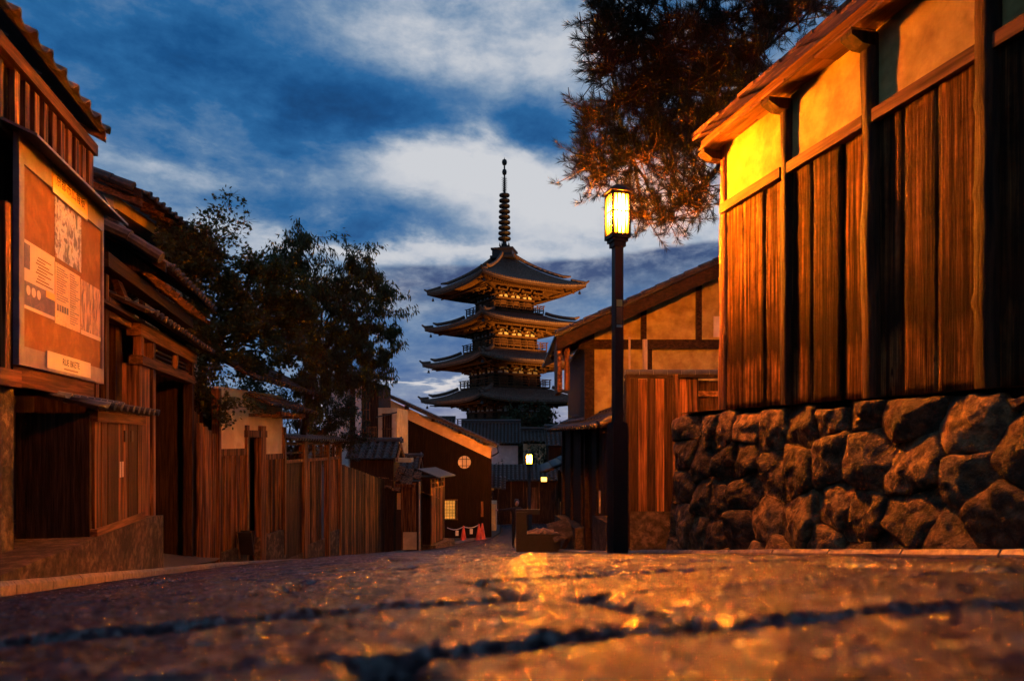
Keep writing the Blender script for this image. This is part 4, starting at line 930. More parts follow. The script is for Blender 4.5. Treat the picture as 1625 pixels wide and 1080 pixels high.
for i in range(20):
    s0 = .82 + i * .27; bm = MB(); bm.tube([k.pt(s0, .57, rz2(s0) + .07), k.pt(s0 + .26, .57, rz2(s0 + .26) + .06)], [.055, .048], 8); bm.build('verge_tile', 'tile_old', gb)
for n in (.3, -.6, -1.5, -2.4): bm = MB(); bm.beam(k.pt(.9, n, rz2(.9) - .09), k.pt(1.6, n, rz2(1.6) - .09), .07, .09); bm.build('rafter', 'beam', gb)
k.bx('eave_post', 'plank', 1.0, 1.10, .3, .4, .95, 1.75, gb); k.bx('eave_post', 'beam_dark', 1.42, 1.56, -.05, .06, -2.2, 2.1, gb)
k.bx('drip_board', 'beam', .86, .95, -.5, .5, .9, 1.95, gb)
for s_, z1, r_ in ((2.28, 2.0, .022), (2.58, 1.95, .05)): b = MB(); b.tube([k.pt(s_, .15, .6), k.pt(s_, .15, z1)], r_, 8); b.build('pipe', 'pale_pipe', gb)
k.bx('vent_panel', 'plaster_white', 3.95, 4.5, 0, .04, 2.02, 2.42, gb)
k.bx('far_wall', 'plank_dark', 1.5, 1.55, -5, 0, -2.4, 2.0, gb)
# dark gate building along the right edge
FD = Fr((4.4, 10.9), (.6, 4.6)); dg = thing('dark_gate_building', 'dark timber gate building with small tiled roofs beside the lamp', 'gate', (4.8, 13, -2))
FD.bx('wall', 'plank_dark', 0, 4.7, 0.02, 1.2, -2.6, .22, dg)
planks(FD, 'plank_dark', 0, 4.7, -1.7, .2, .0, .22, dg)
for s_ in (0, 1.1, 2.5, 3.6, 4.6): FD.bx('post', 'beam_dark', s_, s_ + .12, -.07, .0, -2.6, .25, dg)
FD.bx('plinth', 'concrete', -.5, .5, -.28, .0, -2.4, -1.32, dg); FD.bx('plinth', 'concrete', 2.2, 4.6, -.25, 0, -3.1, -1.75, dg)
FD.bx('door_pull', 'pale_pipe', .75, .78, -.1, -.075, -1.3, -.9, dg)
nD = (FD.N[0], FD.N[1])
tile_roof(dg, FD.pt(-.3, -.35, .22), FD.pt(4.9, -.35, .22), nD, R(27), .95, 'tile', .25, .28)
ridge(dg, FD.pt(-.35, .52, .66), FD.pt(4.9, .52, .66), 'tile', .14, .07)
demon_tile(dg, FD.pt(-.38, .52, .74), (-FD.D[0], -FD.D[1], 0), .23, 'tile_old')
tile_roof(dg, FD.pt(-.3, 1.4, .22), FD.pt(4.9, 1.4, .22), (-nD[0], -nD[1]), R(27), .95, 'tile', .25, .28, single=False)
bm = MB(); bm.tube([FD.pt(-.36, .45, .66), FD.pt(-.36, -.36, .25)], [.08, .075], 10); bm.tube([FD.pt(-.24, .45, .68), FD.pt(-.24, -.36, .27)], [.06, .055], 10); bm.build('verge_tiles', 'tile_old', dg)
bm = MB(); bm.prism([FD.pt(-.3, -.3, .12), FD.pt(-.3, .52, .54), FD.pt(-.3, 1.35, .12)], (.01, .05, 0)); bm.build('gable_panel', 'plank_dark', dg)
# low lit plaster house further down
FL = Fr((5.35, 16.6), (1.2, 4.4)); lp = thing('low_plaster_house', 'low ochre plaster house with tiled eaves down the right side', 'house', (6.3, 18.6, -3))
FL.bx('wall', 'plaster', 0, 3.6, .0, 3.0, -2.6, -.95, lp); FL.bx('dado', 'plank_grey', 0, 3.6, -.03, 0, -3.6, -1.75, lp)
for s_ in (0, 1.2, 2.4, 3.5): FL.bx('post', 'plank_dark', s_, s_ + .1, -.05, .02, -3.6, -.9, lp)
tile_roof(lp, FL.pt(-.4, -.55, -.80), FL.pt(3.9, -.55, -.80), (FL.N[0], FL.N[1]), R(24), 1.4, 'tile', .25, .28)
FL.bx('end_wall', 'plaster', -.06, 0, .05, 3.0, -3.4, -.9, lp)

# clutter at the right edge: dark planter box, leaning boards
k = K(14); pb = thing('planter_box', 'dark boxy planter at the right kerb with pale gravel on top', 'planter', (3.6, 13.4, -2.3))
k.bx('side', 'black_metal', .08, .30, -.5, .02, -2.5, -1.45, pb); k.bx('front', 'black_metal', .30, .98, -.5, 0, -2.5, -1.90, pb); k.bx('rail', 'black_metal', .08, .56, -.06, .0, -1.50, -1.40, pb); k.bx('rail_post', 'black_metal', .08, .16, -.06, .0, -1.62, -1.5, pb)
b = MB(); n_ = 10
for j in range(n_ + 1):
    for i in range(n_ + 1):
        p = k.pt(.32 + .64 * i / n_, -.03 - .44 * j / n_, -1.885 + .05 * noise.noise((i * .9, j * .9, 2)) + .07 * math.sin(math.pi * i / n_) * math.sin(math.pi * j / n_)); b.v.append(tuple(p))
for j in range(n_):
    for i in range(n_): b.f.append((j * 11 + i, j * 11 + i + 1, j * 11 + i + 12, j * 11 + i + 11))
b.build('gravel_fill', 'kerbstone', pb)
lb = thing('leaning_board', 'grey board leaning over the right kerb beside the planter', 'board', (4.1, 13.2, -2.3))
bm = MB(); bm.prism([k.pt(.85, .15, -2.05), k.pt(1.30, .05, -1.92), k.pt(1.12, -.5, -1.66), k.pt(.72, -.5, -1.78)], (0, 0, .03)); bm.build('panel', 'concrete', lb)
bm = MB(); bm.beam(k.pt(.95, .1, -2.3), k.pt(1.15, .0, -1.98), .06, .06); bm.build('prop', 'plank_dark', lb)

# ------------------------------------------------------------------ a person down the street, one arm stretched out
def person(c, face):
    z0 = c.z; t = thing('person', 'person in dark clothes down the street stretching one arm out', 'person', c)
    f = Vector((math.cos(face), math.sin(face), 0)); r = Vector((f.y, -f.x, 0))
    def P(a, b_, z): return c + r * a + f * b_ + Vector((0, 0, z))
    js = [(P(0, 0, .90), .14), (P(0, 0, 1.12), .135), (P(0, 0, 1.36), .15), (P(0, .01, 1.46), .055), (P(-.10, 0, .86), .09), (P(-.11, .02, .48), .062), (P(-.11, -.02, .08), .045), (P(-.11, .13, .035), .038),
          (P(.10, 0, .86), .09), (P(.11, .02, .48), .062), (P(.12, -.02, .08), .045), (P(.12, .13, .035), .038), (P(-.17, 0, 1.38), .065), (P(-.21, .02, 1.10), .05), (P(-.19, .12, .86), .036),
          (P(.18, 0, 1.38), .065), (P(.44, .05, 1.36), .05), (P(.68, .10, 1.37), .036)]
    ed = [(0, 1), (1, 2), (2, 3), (0, 4), (4, 5), (5, 6), (6, 7), (0, 8), (8, 9), (9, 10), (10, 11), (2, 12), (12, 13), (13, 14), (2, 15), (15, 16), (16, 17)]
    me = bpy.data.meshes.new('body'); me.from_pydata([tuple(j[0]) for j in js], ed, []); o = link('body', me, t, 'dark_cloth')
    m = o.modifiers.new('skin', 'SKIN'); m.use_smooth_shade = True
    for i, j in enumerate(js): me.skin_vertices[0].data[i].radius = (j[1], j[1])
    me.skin_vertices[0].data[0].use_root = True
    o.modifiers.new('sub', 'SUBSURF').levels = 1
    b = MB(); n_ = 14; hc = P(0, .03, 1.60)
    for i in range(11):
        ph_ = math.pi * i / 10; zz_ = math.cos(ph_) * .12; rr = math.sin(ph_) * .088 * (1 - .12 * (zz_ < -.05))
        for q in range(n_):
            a = 2 * math.pi * q / n_; fw = math.sin(a); rad = rr
            v = hc + r * (math.cos(a) * rad * .86) + f * (fw * rad * 1.08) + Vector((0, 0, zz_))
            if fw > .9 and -.03 < zz_ < .02: v += f * .02
            b.v.append(tuple(v))
    for i in range(10):
        for q in range(n_): b.f.append((i * n_ + q, i * n_ + (q + 1) % n_, (i + 1) * n_ + (q + 1) % n_, (i + 1) * n_ + q))
    b.build('head', 'skin', t, True)
    b = MB(); b.lathe(hc + Vector((0, 0, .015)) - f * .02, [(.093, -.04), (.098, .02), (.085, .08), (.04, .12), (.005, .125)], 14); b.build('hair', 'hair', t, True)
    for hp, d in ((P(.70, .105, 1.37), r), (P(-.19, .125, .84), Vector((0, 0, -1)))):
        b = MB(); u = d.cross(f if abs(d.z) < .5 else r).normalized(); s_ = d.cross(u)
        b.tube([hp, hp + d * .045, hp + d * .085], [.026, .036, .034], 8)
        for q in range(4): e0 = hp + d * .08 + s_ * ((q - 1.5) * .019); b.tube([e0, e0 + d * .04 + u * .004, e0 + d * (.065 + .008 * (1 - abs(q - 1.4))) + u * .016], [.009, .008, .006], 6)
        e0 = hp + d * .03 + s_ * .034; b.tube([e0, e0 + s_ * .025 + d * .03, e0 + s_ * .03 + d * .055], [.011, .009, .007], 6)
        b.build('hand', 'skin', t, True)
pc = K(24.6).pt(.16, 0, 0); person(Vector((pc.x, pc.y, g(pc.x, pc.y))), R(-90))

# ------------------------------------------------------------------ further down the street: lamps, lanterns, houses
def small_lamp(z, s_, zh, lab, glass='far_lamp_glass', big=.16):
    k = K(z); p = k.pt(s_, 0, zh); zg = g(p.x, p.y)
    t = thing('street_lamp', lab, 'street lamp', (p.x, p.y, zg - .05), 'tall lantern street lamps')
    b = MB(); b.box((p.x, p.y, (zg + zh - .25) / 2), (.10, .10, zh - .25 - zg + .1)); b.build('pole', 'black_metal', t)
    b = MB(); b.box((p.x, p.y, zh - .22), (.30, .30, .07)); b.build('lantern_base', 'dark_iron', t)
    for q in range(4):
        a = q * math.pi / 2 + .3; bi('pane', glass, (p.x + math.cos(a) * big, p.y + math.sin(a) * big, zh), (.006, big * 1.95, .34), t, a); bi('corner_bar', 'dark_iron', (p.x + math.cos(a + .785) * big * 1.42, p.y + math.sin(a + .785) * big * 1.42, zh), (.03, .03, .38), t, a)
    b = MB(); b.lathe((p.x, p.y, zh + .19), [(big * 1.7, 0), (big * 1.7, .03), (.03, .16)], 4); b.build('lantern_roof', 'dark_iron', t)
street_lamp(7.60, 28.5, 'smaller looking far lantern street lamp lit at the bottom of the street', R(20), None, 'far_lamp_glass')
k = K(36); t = thing('wall_lamp', 'small square lit lamp on the eaves right of the far street lamp', 'lamp', k.pt(1.66, 0, -2.05))
k.bx('lamp_glass', 'lantern_paper', 1.52, 1.80, -.1, .1, -2.14, -1.92, t); k.bx('lamp_cap', 'dark_iron', 1.48, 1.84, -.14, .14, -1.92, -1.88, t); k.bx('bracket', 'dark_iron', 1.80, 2.2, -.03, .03, -2.0, -1.94, t)
for (s_, zc, r_, lab) in ((-1.50, -3.22, .17, 'larger round paper lantern hanging under the far eaves'), (-1.20, -3.02, .11, 'smaller round paper lantern hanging right of the larger one')):
    k = K(37.5); c = k.pt(s_, .3, zc); t = thing('paper_lantern', lab, 'lantern', c, 'paper lanterns under the far eaves')
    b = MB(); b.lathe(c, [(r_ * .4, -r_ * 1.1), (r_ * .85, -r_ * .7), (r_, 0), (r_ * .85, r_ * .7), (r_ * .4, r_ * 1.1)], 14); b.build('paper_body', 'lantern_paper', t, True)
    b = MB(); b.lathe(c + Vector((0, 0, r_ * 1.1)), [(r_ * .42, 0), (r_ * .42, .04)], 12); b.tube([c + Vector((0, 0, r_ * 1.1)), c + Vector((0, 0, r_ * 1.1 + .25))], .012, 5); b.build('hanger', 'dark_iron', t)
k = K(38.5); t = thing('far_shop', 'dark little shop with low tiled eaves and lanterns beyond the barn', 'shop', k.pt(-1, -1, -5))
k.bx('wall', 'plank_dark', -2.3, -1.25, -3, -.3, -5.3, -2.7, t); k.bx('sign_board', 'plaster', -1.55, -1.0, .2, .26, -2.75, -2.5, t); k.bx('wall', 'plaster', -1.60, -.9, -3, -.6, -5.3, -3.6, t)
tile_roof(t, k.pt(-2.4, .5, -2.45), k.pt(-.35, .5, -2.7), iwK(), R(25), 1.4, 'tile', .25, .3, single=False)
k = K(44); t = thing('far_row_house', 'dark row of low houses closing the bottom of the street', 'house', k.pt(.5, -2, -5.4))
k.bx('wall', 'plank_dark', -1.2, 3.6, -4, 0, -5.6, -2.6, t); k.bx('panel', 'plank_grey', .9, 1.6, 0, .04, -4.6, -3.0, t); k.bx('shutter', 'plank_dark', 1.75, 2.6, 0, .04, -5.2, -3.2, t)
for s_ in (-.9, -.1, .7, 1.68, 2.7): k.bx('post', 'plank_grey', s_, s_ + .08, 0, .05, -5.5, -2.6, t)
tile_roof(t, k.pt(-1.5, .6, -2.5), k.pt(3.9, .6, -2.5), iwK(), R(24), 2.2, 'tile', .27, .3, single=False)
def far_house(name, lab, z, s0, s1, ze, zr, wallm, zb, depth=1.6, roofm='tile'):
    k = K(z); t = thing(name, lab, 'house', k.pt((s0 + s1) / 2, -2, zb))
    k.bx('wall', wallm, s0 + .25, s1 - .25, -4, 0, zb, ze, t)
    sl = math.atan2(zr - ze, depth); L = math.hypot(zr - ze, depth)
    q0, q1 = tile_roof(t, k.pt(s0, .5, ze), k.pt(s1, .5, ze), iwK(), sl, L, roofm, .30, .33, single=False)
    ridge(t, k.pt(s0, .5 - depth, zr), k.pt(s1, .5 - depth, zr), roofm, .22, .12)
    k.bx('eave_band', 'beam_dark', s0 + .2, s1 - .2, 0, .06, ze - .18, ze - .05, t)
    return k, t
k, t = far_house('white_storehouse', 'white walled storehouse with grey tiled roof below the pagoda', 58, -4.35, .75, -.25, 1.45, 'plaster_white', -6.2, 2.3)
k.bx('lower_band', 'plank_dark', -4.1, .5, 0, .05, -6.2, -3.0, t); k.bx('rail', 'beam_dark', -4.1, .5, 0, .08, -3.0, -2.85, t)
far_house('low_tiled_house', 'low house with reddish grey roof right of the storehouse', 56, .7, 5.0, -.1, .75, 'plaster', -6.2, 2.2, 'tile_old')
far_house('low_tiled_house', 'tiled house with stepped eaves between storehouse and gate building', 46, 2.2, 5.5, -.35, .75, 'plank_dark', -5.6, 1.8)
far_house('low_tiled_house', 'dark tiled roof left of the storehouse behind the barn', 62, -10, -5.2, .25, 1.9, 'plank_dark', -6.2, 2.5)

# ------------------------------------------------------------------ pagoda
PX, PY = 18.95, 82.9
pg = thing('pagoda', 'five-storey dark wooden pagoda with tall ringed spire, lit orange from below', 'pagoda', (PX, PY, -6.2))
PA = math.atan2(-PY, -PX) - R(14)          # direction of the near corner
ax = [(math.cos(PA + math.pi / 4 + q * math.pi / 2), math.sin(PA + math.pi / 4 + q * math.pi / 2)) for q in range(4)]   # face normals
def pp(q, u, d, z):                         # face q: u along the face, d out from the axis
    n = ax[q]; tt = (-n[1], n[0]); return Vector((PX + n[0] * d + tt[0] * u, PY + n[1] * d + tt[1] * u, z))
def pbox(b, q, u0, u1, d0, d1, z0, z1):
    vs = [pp(q, u, d, z) for u in (u0, u1) for d in (d0, d1) for z in (z0, z1)]
    b.raw(vs, [(0, 1, 3, 2), (4, 6, 7, 5), (0, 4, 5, 1), (2, 3, 7, 6), (0, 2, 6, 4), (1, 5, 7, 3)])
SQ = math.sqrt(.5)
# tiers from the top: eave half-diagonal, eave z at mid side, wall half-diagonal, roof top z, roof top half side
tiers = [(9.65, 18.1, 3.55, 22.35, .75), (9.95, 13.6, 3.95, 14.95, 3.6), (10.25, 9.1, 4.35, 10.5, 3.9), (10.45, 4.6, 4.7, 6.05, 4.2), (10.7, -.15, 5.1, 1.4, 4.5)]
for ti, (DE, ZE, DB, ZR, HT) in enumerate(tiers):
    he = DE * SQ; hb_ = DB * SQ; roof = MB(); und = MB(); NU, NV = 96, 12
    up = .48; flare = .10 * he
    def rp_(q, u, v):                      # u -1..1 along, v 0 eave .. 1 top
        half = he + (HT - he) * v
        zz_ = ZE + (ZR - ZE) * (.62 * v + .38 * v ** 2.4) + up * abs(u) ** 3.2 * (1 - v) ** 1.6
        dd_ = half + flare * .45 * abs(u) ** 4 * (1 - v) ** 2
        return q, u * dd_, dd_, zz_
    for q in range(4):
        base = len(roof.v)
        for j in range(NV + 1):
            for i in range(NU + 1):
                u = -1 + 2 * i / NU; qq, a, d, z = rp_(q, u, j / NV); rib = .085 if i % 2 else 0
                roof.v.append(tuple(pp(q, a, d, z + rib)))
        for j in range(NV):
            for i in range(NU): m_ = base + j * (NU + 1) + i; roof.f.append((m_, m_ + 1, m_ + NU + 2, m_ + NU + 1))
        # eave edge and underside
        e0 = len(roof.v)
        for i in range(NU + 1):
            u = -1 + 2 * i / NU; qq, a, d, z = rp_(q, u, 0); roof.v.append(tuple(pp(q, a, d, z - .20))); roof.v.append(tuple(pp(q, u * hb_, hb_, ZE + .55)))
        for i in range(NU):
            roof.f.append((base + i, e0 + 2 * i, e0 + 2 * i + 2, base + i + 1)); und.quad(roof.v[e0 + 2 * i], roof.v[e0 + 2 * i + 1], roof.v[e0 + 2 * i + 3], roof.v[e0 + 2 * i + 2])
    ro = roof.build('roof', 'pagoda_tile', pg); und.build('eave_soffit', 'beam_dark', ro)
    et = MB()                              # round eave tiles
    for q in range(4):
        for i in range(1, NU, 2):
            qq, a, d, z = rp_(q, -1 + 2 * i / NU, 0); et.tube([pp(q, a, d - .05, z + .02), pp(q, a, d + .05, z + .02)], .085, 6)
    et.build('eave_tiles', 'pagoda_tile', ro)['kind'] = 'stuff'
    rf_ = MB()                             # two layers of rafters under the eaves
    for q in range(4):
        n_ = 40
        for i in range(n_ + 1):
            u = -1 + 2 * i / n_; qq, a, d, z = rp_(q, u * .985, 0)
            rf_.beam(pp(q, a, d - .12, z - .30), pp(q, a * .80, hb_ + (d - hb_) * .52, ZE - .12 + .55 * abs(u) ** 3.2), .12, .14)
            rf_.beam(pp(q, a * .84, hb_ + (d - hb_) * .62, ZE - .32 + .62 * abs(u) ** 3.2), pp(q, a * .45 if abs(a * .45) < hb_ else math.copysign(hb_, a), hb_ - .1, ZE + .12), .14, .15)
    rf_.build('rafters', 'beam', pg)['kind'] = 'stuff'
    fb_ = MB()                             # eave fascia boards
    for q in range(4):
        for fac, dz_ in ((.0, -.26), (.36, -.36)):
            pr = None
            for i in range(25):
                u = -1 + i / 12; qq, a, d, z = rp_(q, u, 0); d2 = d - .1 - (d - hb_) * fac; a2 = a * (1 - fac * .19); z2 = z + dz_ - .05 - (.42 * abs(u) ** 3.2 if fac else 0)
                p = pp(q, a2, d2, z2)
                if pr is not None: fb_.beam(pr, p, .10, .13)
                pr = p
    fb_.build('eave_fascia', 'beam', pg)
    for q in range(4):
        hips = MB()
        path = [rp_(q, 1, v / 10) for v in range(11)]; path = [pp(a[0], a[1], a[2], a[3] + .16) for a in path]
        dirv = (path[0] - path[1]).normalized(); tip = path[0] + dirv * .35 + Vector((0, 0, .28))
        hips.tube([tip] + path[:1] + path[1:3], [.10, .17, .17, .17], 7); hips.tube([path[2] + Vector((0, 0, .42))] + [p + Vector((0, 0, .18)) for p in path[3:]], [.10] + [.22] * len(path[3:]), 7); hips.build('hip_ridge', 'pagoda_tile', ro)
        cb_ = MB(); c0 = pp(q, hb_, hb_, ZE - .35); c1 = pp(q, he * .985, he * .985, ZE + up - .40); cb_.beam(c0, c0.lerp(c1, .78) + Vector((0, 0, -.22)), .26, .34); cb_.beam(c0.lerp(c1, .3), c1, .22, .26); cb_.build('hip_rafter', 'beam', pg)
        bl = MB(); bc = pp(q, he * .96, he * .96, ZE + up - 1.15); bl.lathe(bc, [(.17, 0), (.15, .12), (.10, .3), (.03, .36)], 9); bl.tube([bc + Vector((0, 0, .3)), bc + Vector((0, 0, .65))], .02, 5); bl.build('wind_bell', 'dark_iron', pg)
    zb0 = (tiers[ti + 1][3] if ti < 4 else -6.2) - .1
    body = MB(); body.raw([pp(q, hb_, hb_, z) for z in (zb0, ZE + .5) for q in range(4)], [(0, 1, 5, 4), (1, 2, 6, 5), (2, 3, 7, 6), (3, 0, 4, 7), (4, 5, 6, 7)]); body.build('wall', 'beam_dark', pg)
    zt = ZE - 1.25
    for q in range(4):
        for i in range(4):
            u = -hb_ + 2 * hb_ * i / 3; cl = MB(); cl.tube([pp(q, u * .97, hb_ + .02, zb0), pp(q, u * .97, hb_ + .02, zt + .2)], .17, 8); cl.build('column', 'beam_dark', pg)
        nb_ = MB(); pbox(nb_, q, -hb_ - .1, hb_ + .1, hb_, hb_ + .2, zt - .15, zt + .05); pbox(nb_, q, -hb_ - .1, hb_ + .1, hb_, hb_ + .16, zt - 1.2, zt - 1.02); nb_.build('wall_beam', 'beam', pg)
        for i in range(3):                 # plaster between the bracket sets, doors below
            uc = -hb_ + 2 * hb_ * (i + .5) / 3; w_ = MB(); pbox(w_, q, uc - hb_ * .24, uc + hb_ * .24, hb_, hb_ + .05, zt + .06, ZE - .55); w_.build('plaster_panel', 'plaster_white', pg)
            w_ = MB(); pbox(w_, q, uc - hb_ * .22, uc + hb_ * .22, hb_, hb_ + .06, zb0 + .3, zt - .2); w_.build('door' if i == 1 else 'panel', 'beam', pg)
            st_ = MB(); pbox(st_, q, uc - .10, uc + .10, hb_, hb_ + .14, zt + .05, zt + .5); pbox(st_, q, uc - .2, uc + .2, hb_, hb_ + .2, zt + .45, zt + .6); st_.build('strut', 'beam_dark', pg)
        for i in range(4):                 # stepped bracket sets
            u = (-hb_ + 2 * hb_ * i / 3) * .98; br = MB()
            for stp in range(3):
                d = hb_ + .05 + stp * .62; z = zt + .08 + stp * .36
                pbox(br, q, u - .12, u + .12, hb_ - .1, d + .62, z + .12, z + .30)
                pbox(br, q, u - .62 - .06 * stp, u + .62 + .06 * stp, d + .38, d + .58, z + .16, z + .32)
                for du in (-.52, 0, .52): pbox(br, q, u + du - .13, u + du + .13, d + .36, d + .62, z + .32, z + .46)
            br.beam(pp(q, u, hb_, ZE + .05), pp(q, u, hb_ + 2.35, ZE - .62), .18, .24)
            br.build('bracket_set', 'beam', pg)
    if ti < 4:                             # balcony round the storey
        hl = tiers[ti + 1][4] + .35 if ti else tiers[1][4] + .35; zf = zb0 + .45; rl = MB(); fl = MB()
        hl = hb_ + .95
        for q in range(4):
            pbox(fl, q, -hl, hl, hb_, hl, zf - .22, zf - .02)
            for z in (zf + .28, zf + .55, zf + .82): pbox(rl, q, -hl - (.22 if z > zf + .8 else 0), hl + (.22 if z > zf + .8 else 0), hl - .10, hl - .02, z, z + .08)
            for i in range(9): u = -hl + 2 * hl * i / 8; pbox(rl, q, u - .05, u + .05, hl - .11, hl - .01, zf - .02, zf + .9)
        fl.build('balcony_floor', 'beam', pg); rl.build('balcony_rail', 'beam', pg)
# spire
def zpx(y): return (698 - y) * 85 / 1100
sp_ = MB(); c = (PX, PY, 0)
sp_.box((PX, PY, zpx(405)), (2.5, 2.5, 1.1), PA); sp_.box((PX, PY, zpx(398)), (2.75, 2.75, .22), PA); sp_.box((PX, PY, zpx(411)), (2.9, 2.9, .3), PA); rb = sp_.build('spire_base', 'dark_iron', pg)
b = MB(); b.lathe(c, [(.62, zpx(398)), (.70, zpx(395)), (.55, zpx(391)), (.30, zpx(389)), (.26, zpx(385)), (.16, zpx(310)), (.12, zpx(285))], 12); b.build('spire_pole', 'dark_iron', pg)
def torus(c, R0, r0, sq, n=22, m=7):
    b = MB()
    for i in range(n):
        t = 2 * math.pi * i / n
        for j in range(m):
            p = 2 * math.pi * j / m; b.v.append((c[0] + (R0 + r0 * math.cos(p)) * math.cos(t), c[1] + (R0 + r0 * math.cos(p)) * math.sin(t), c[2] + r0 * sq * math.sin(p)))
    for i in range(n):
        for j in range(m): b.f.append((i * m + j, ((i + 1) % n) * m + j, ((i + 1) % n) * m + (j + 1) % m, i * m + (j + 1) % m))
    for q in range(4): t = q * math.pi / 2 + .4; b.beam((c[0], c[1], c[2]), (c[0] + R0 * math.cos(t), c[1] + R0 * math.sin(t), c[2]), .10, .12)
    return b
for i in range(9):
    y_ = 310 + i * 8.6; torus((PX, PY, zpx(y_)), .52 + .018 * i, .14, 1.25).build('spire_ring', 'dark_iron', pg)
for q in range(8):                          # lotus petals under the rings
    t = q * math.pi / 4; b = MB(); b.tube([(PX + .25 * math.cos(t), PY + .25 * math.sin(t), zpx(393)), (PX + .62 * math.cos(t), PY + .62 * math.sin(t), zpx(390)), (PX + .6 * math.cos(t), PY + .6 * math.sin(t), zpx(385))], [.09, .1, .04], 6); b.build('lotus_petal', 'dark_iron', pg)
for q in range(4):                          # openwork flame fins
    t = q * math.pi / 2 + .4; b = MB()
    for i in range(7):
        z = zpx(304) + i * .26; b.tube([(PX + .12 * math.cos(t), PY + .12 * math.sin(t), z), (PX + .30 * math.cos(t), PY + .30 * math.sin(t), z + .14), (PX + .42 * math.cos(t), PY + .42 * math.sin(t), z + .05)], [.03, .03, .02], 5)
    b.build('flame_fin', 'dark_iron', pg)
for y_, r_ in ((273, .30), (257.5, .33)):
    b = MB(); z = zpx(y_); b.lathe((PX, PY, z), [(.08, -.42), (r_ * .8, -.26), (r_, 0), (r_ * .8, .26), (.06, .42)], 12); b.build('jewel', 'dark_iron', pg, True)
b = MB(); b.tube([(PX, PY, zpx(290)), (PX, PY, zpx(262))], .10, 8); b.tube([(PX, PY, zpx(254)), (PX, PY, zpx(249))], [.06, .01], 6); b.build('finial_rod', 'dark_iron', pg)
# floodlights at the pagoda's foot
def flood(x, y, z, aim, power, lab, size=70):
    t = thing('floodlight', lab, 'floodlight', (x, y, z), 'floodlights round the pagoda')
    b = MB(); b.tube([(x, y, z - 2.2), (x, y, z)], .05, 8); b.build('mast', 'black_metal', t)
    d = (Vector(aim) - Vector((x, y, z))).normalized(); b = MB(); c0 = Vector((x, y, z)) + d * .1; b.beam(c0 - d * .2, c0, .5, .36); b.build('housing', 'black_metal', t)
    b = MB(); b.beam(c0 + d * .002, c0 + d * .012, .42, .28); b.build('lens', 'flood_glass', t)
    l = bpy.data.lights.new('floodlight_beam', 'SPOT'); l.energy = power; l.color = (1, .40, .045); l.spot_size = R(size); l.spot_blend = .9; l.shadow_soft_size = .2
    o = bpy.data.objects.new('floodlight_beam', l); COL.objects.link(o); o.parent = t; o.location = d * .25; o.rotation_euler = d.to_track_quat('-Z', 'Y').to_euler()
flood(43, 50, -3.5, (20.5, 81, 17.5), 230000, 'floodlight right of the pagoda aimed up at its eaves', 27)
flood(2.5, 75, -3.5, (17, 82, 16), 2500, 'floodlight left of the pagoda aimed up at its eaves', 60)

# ------------------------------------------------------------------ trees
def leaf_quad(b, c, d, n, L, wd):
    d = d.normalized(); s_ = d.cross(n)
    if s_.length < 1e-3: s_ = d.cross(Vector((1, 0, 0)))
    s_.normalize(); s_ *= wd / 2; i = len(b.v)
    b.v += [tuple(c), tuple(c + d * L * .45 + s_), tuple(c + d * L), tuple(c + d * L * .45 - s_)]; b.f.append((i, i + 1, i + 2, i + 3))
def rv(rg): return Vector((rg.gauss(0, 1), rg.gauss(0, 1), rg.gauss(0, 1)))
def limb(b, p0, p1, r0, r1, rg, sag=.0, n=6):
    p0, p1 = Vector(p0), Vector(p1); L = (p1 - p0).length; pts = []
    for i in range(n + 1):
        t = i / n; p = p0.lerp(p1, t) + rv(rg) * (.035 * L * math.sin(math.pi * t)) + Vector((0, 0, sag * L * math.sin(math.pi * t))); pts.append(p)
    b.tube(pts, [r0 + (r1 - r0) * i / n for i in range(n + 1)], 6, False); return pts
def broadleaf(name, label, base, fork, clumps, leafm, nleaf, rad, L, wd, seed, droop=.2, maple=False, trunk_r=.13):
    rg = random.Random(seed); t = thing(name, label, 'tree', base); tb = MB(); lb_ = MB()
    base, fork = Vector(base), Vector(fork); limb(tb, base, fork, trunk_r, trunk_r * .7, rg)
    for c in clumps:
        c = Vector(c[:3]); r_ = rad * rg.uniform(.75, 1.25)
        mid = fork.lerp(c, .55) + Vector((0, 0, .18)); limb(tb, fork, mid, trunk_r * .38, .025, rg, .05); limb(tb, mid, c, .025, .008, rg, .1)
        for tw in range(13):
            e = c + rv(rg) * (r_ * .62); e.z += .05; pts = limb(tb, c + (c - e) * -.1, e, .008, .003, rg, .08, 4)
            for q in range(nleaf // 13):
                p = pts[rg.randint(1, 4)] + rv(rg) * (r_ * .11); d = (p - c) * .4 + rv(rg) * .35 + Vector((0, 0, -droop)); nn = rv(rg) * .6 + Vector((0, 0, 1))
                if maple:
                    for fan in (-.7, 0, .7):
                        dd = d.normalized(); sd = dd.cross(nn.normalized()); leaf_quad(lb_, p, dd + sd * fan, nn, L * (1 - .25 * abs(fan)), wd)
                else: leaf_quad(lb_, p, d, nn, L * rg.uniform(.7, 1.3), wd)
    tb.build('trunk', 'bark', t, True); o = lb_.build('crown', leafm, t); return t
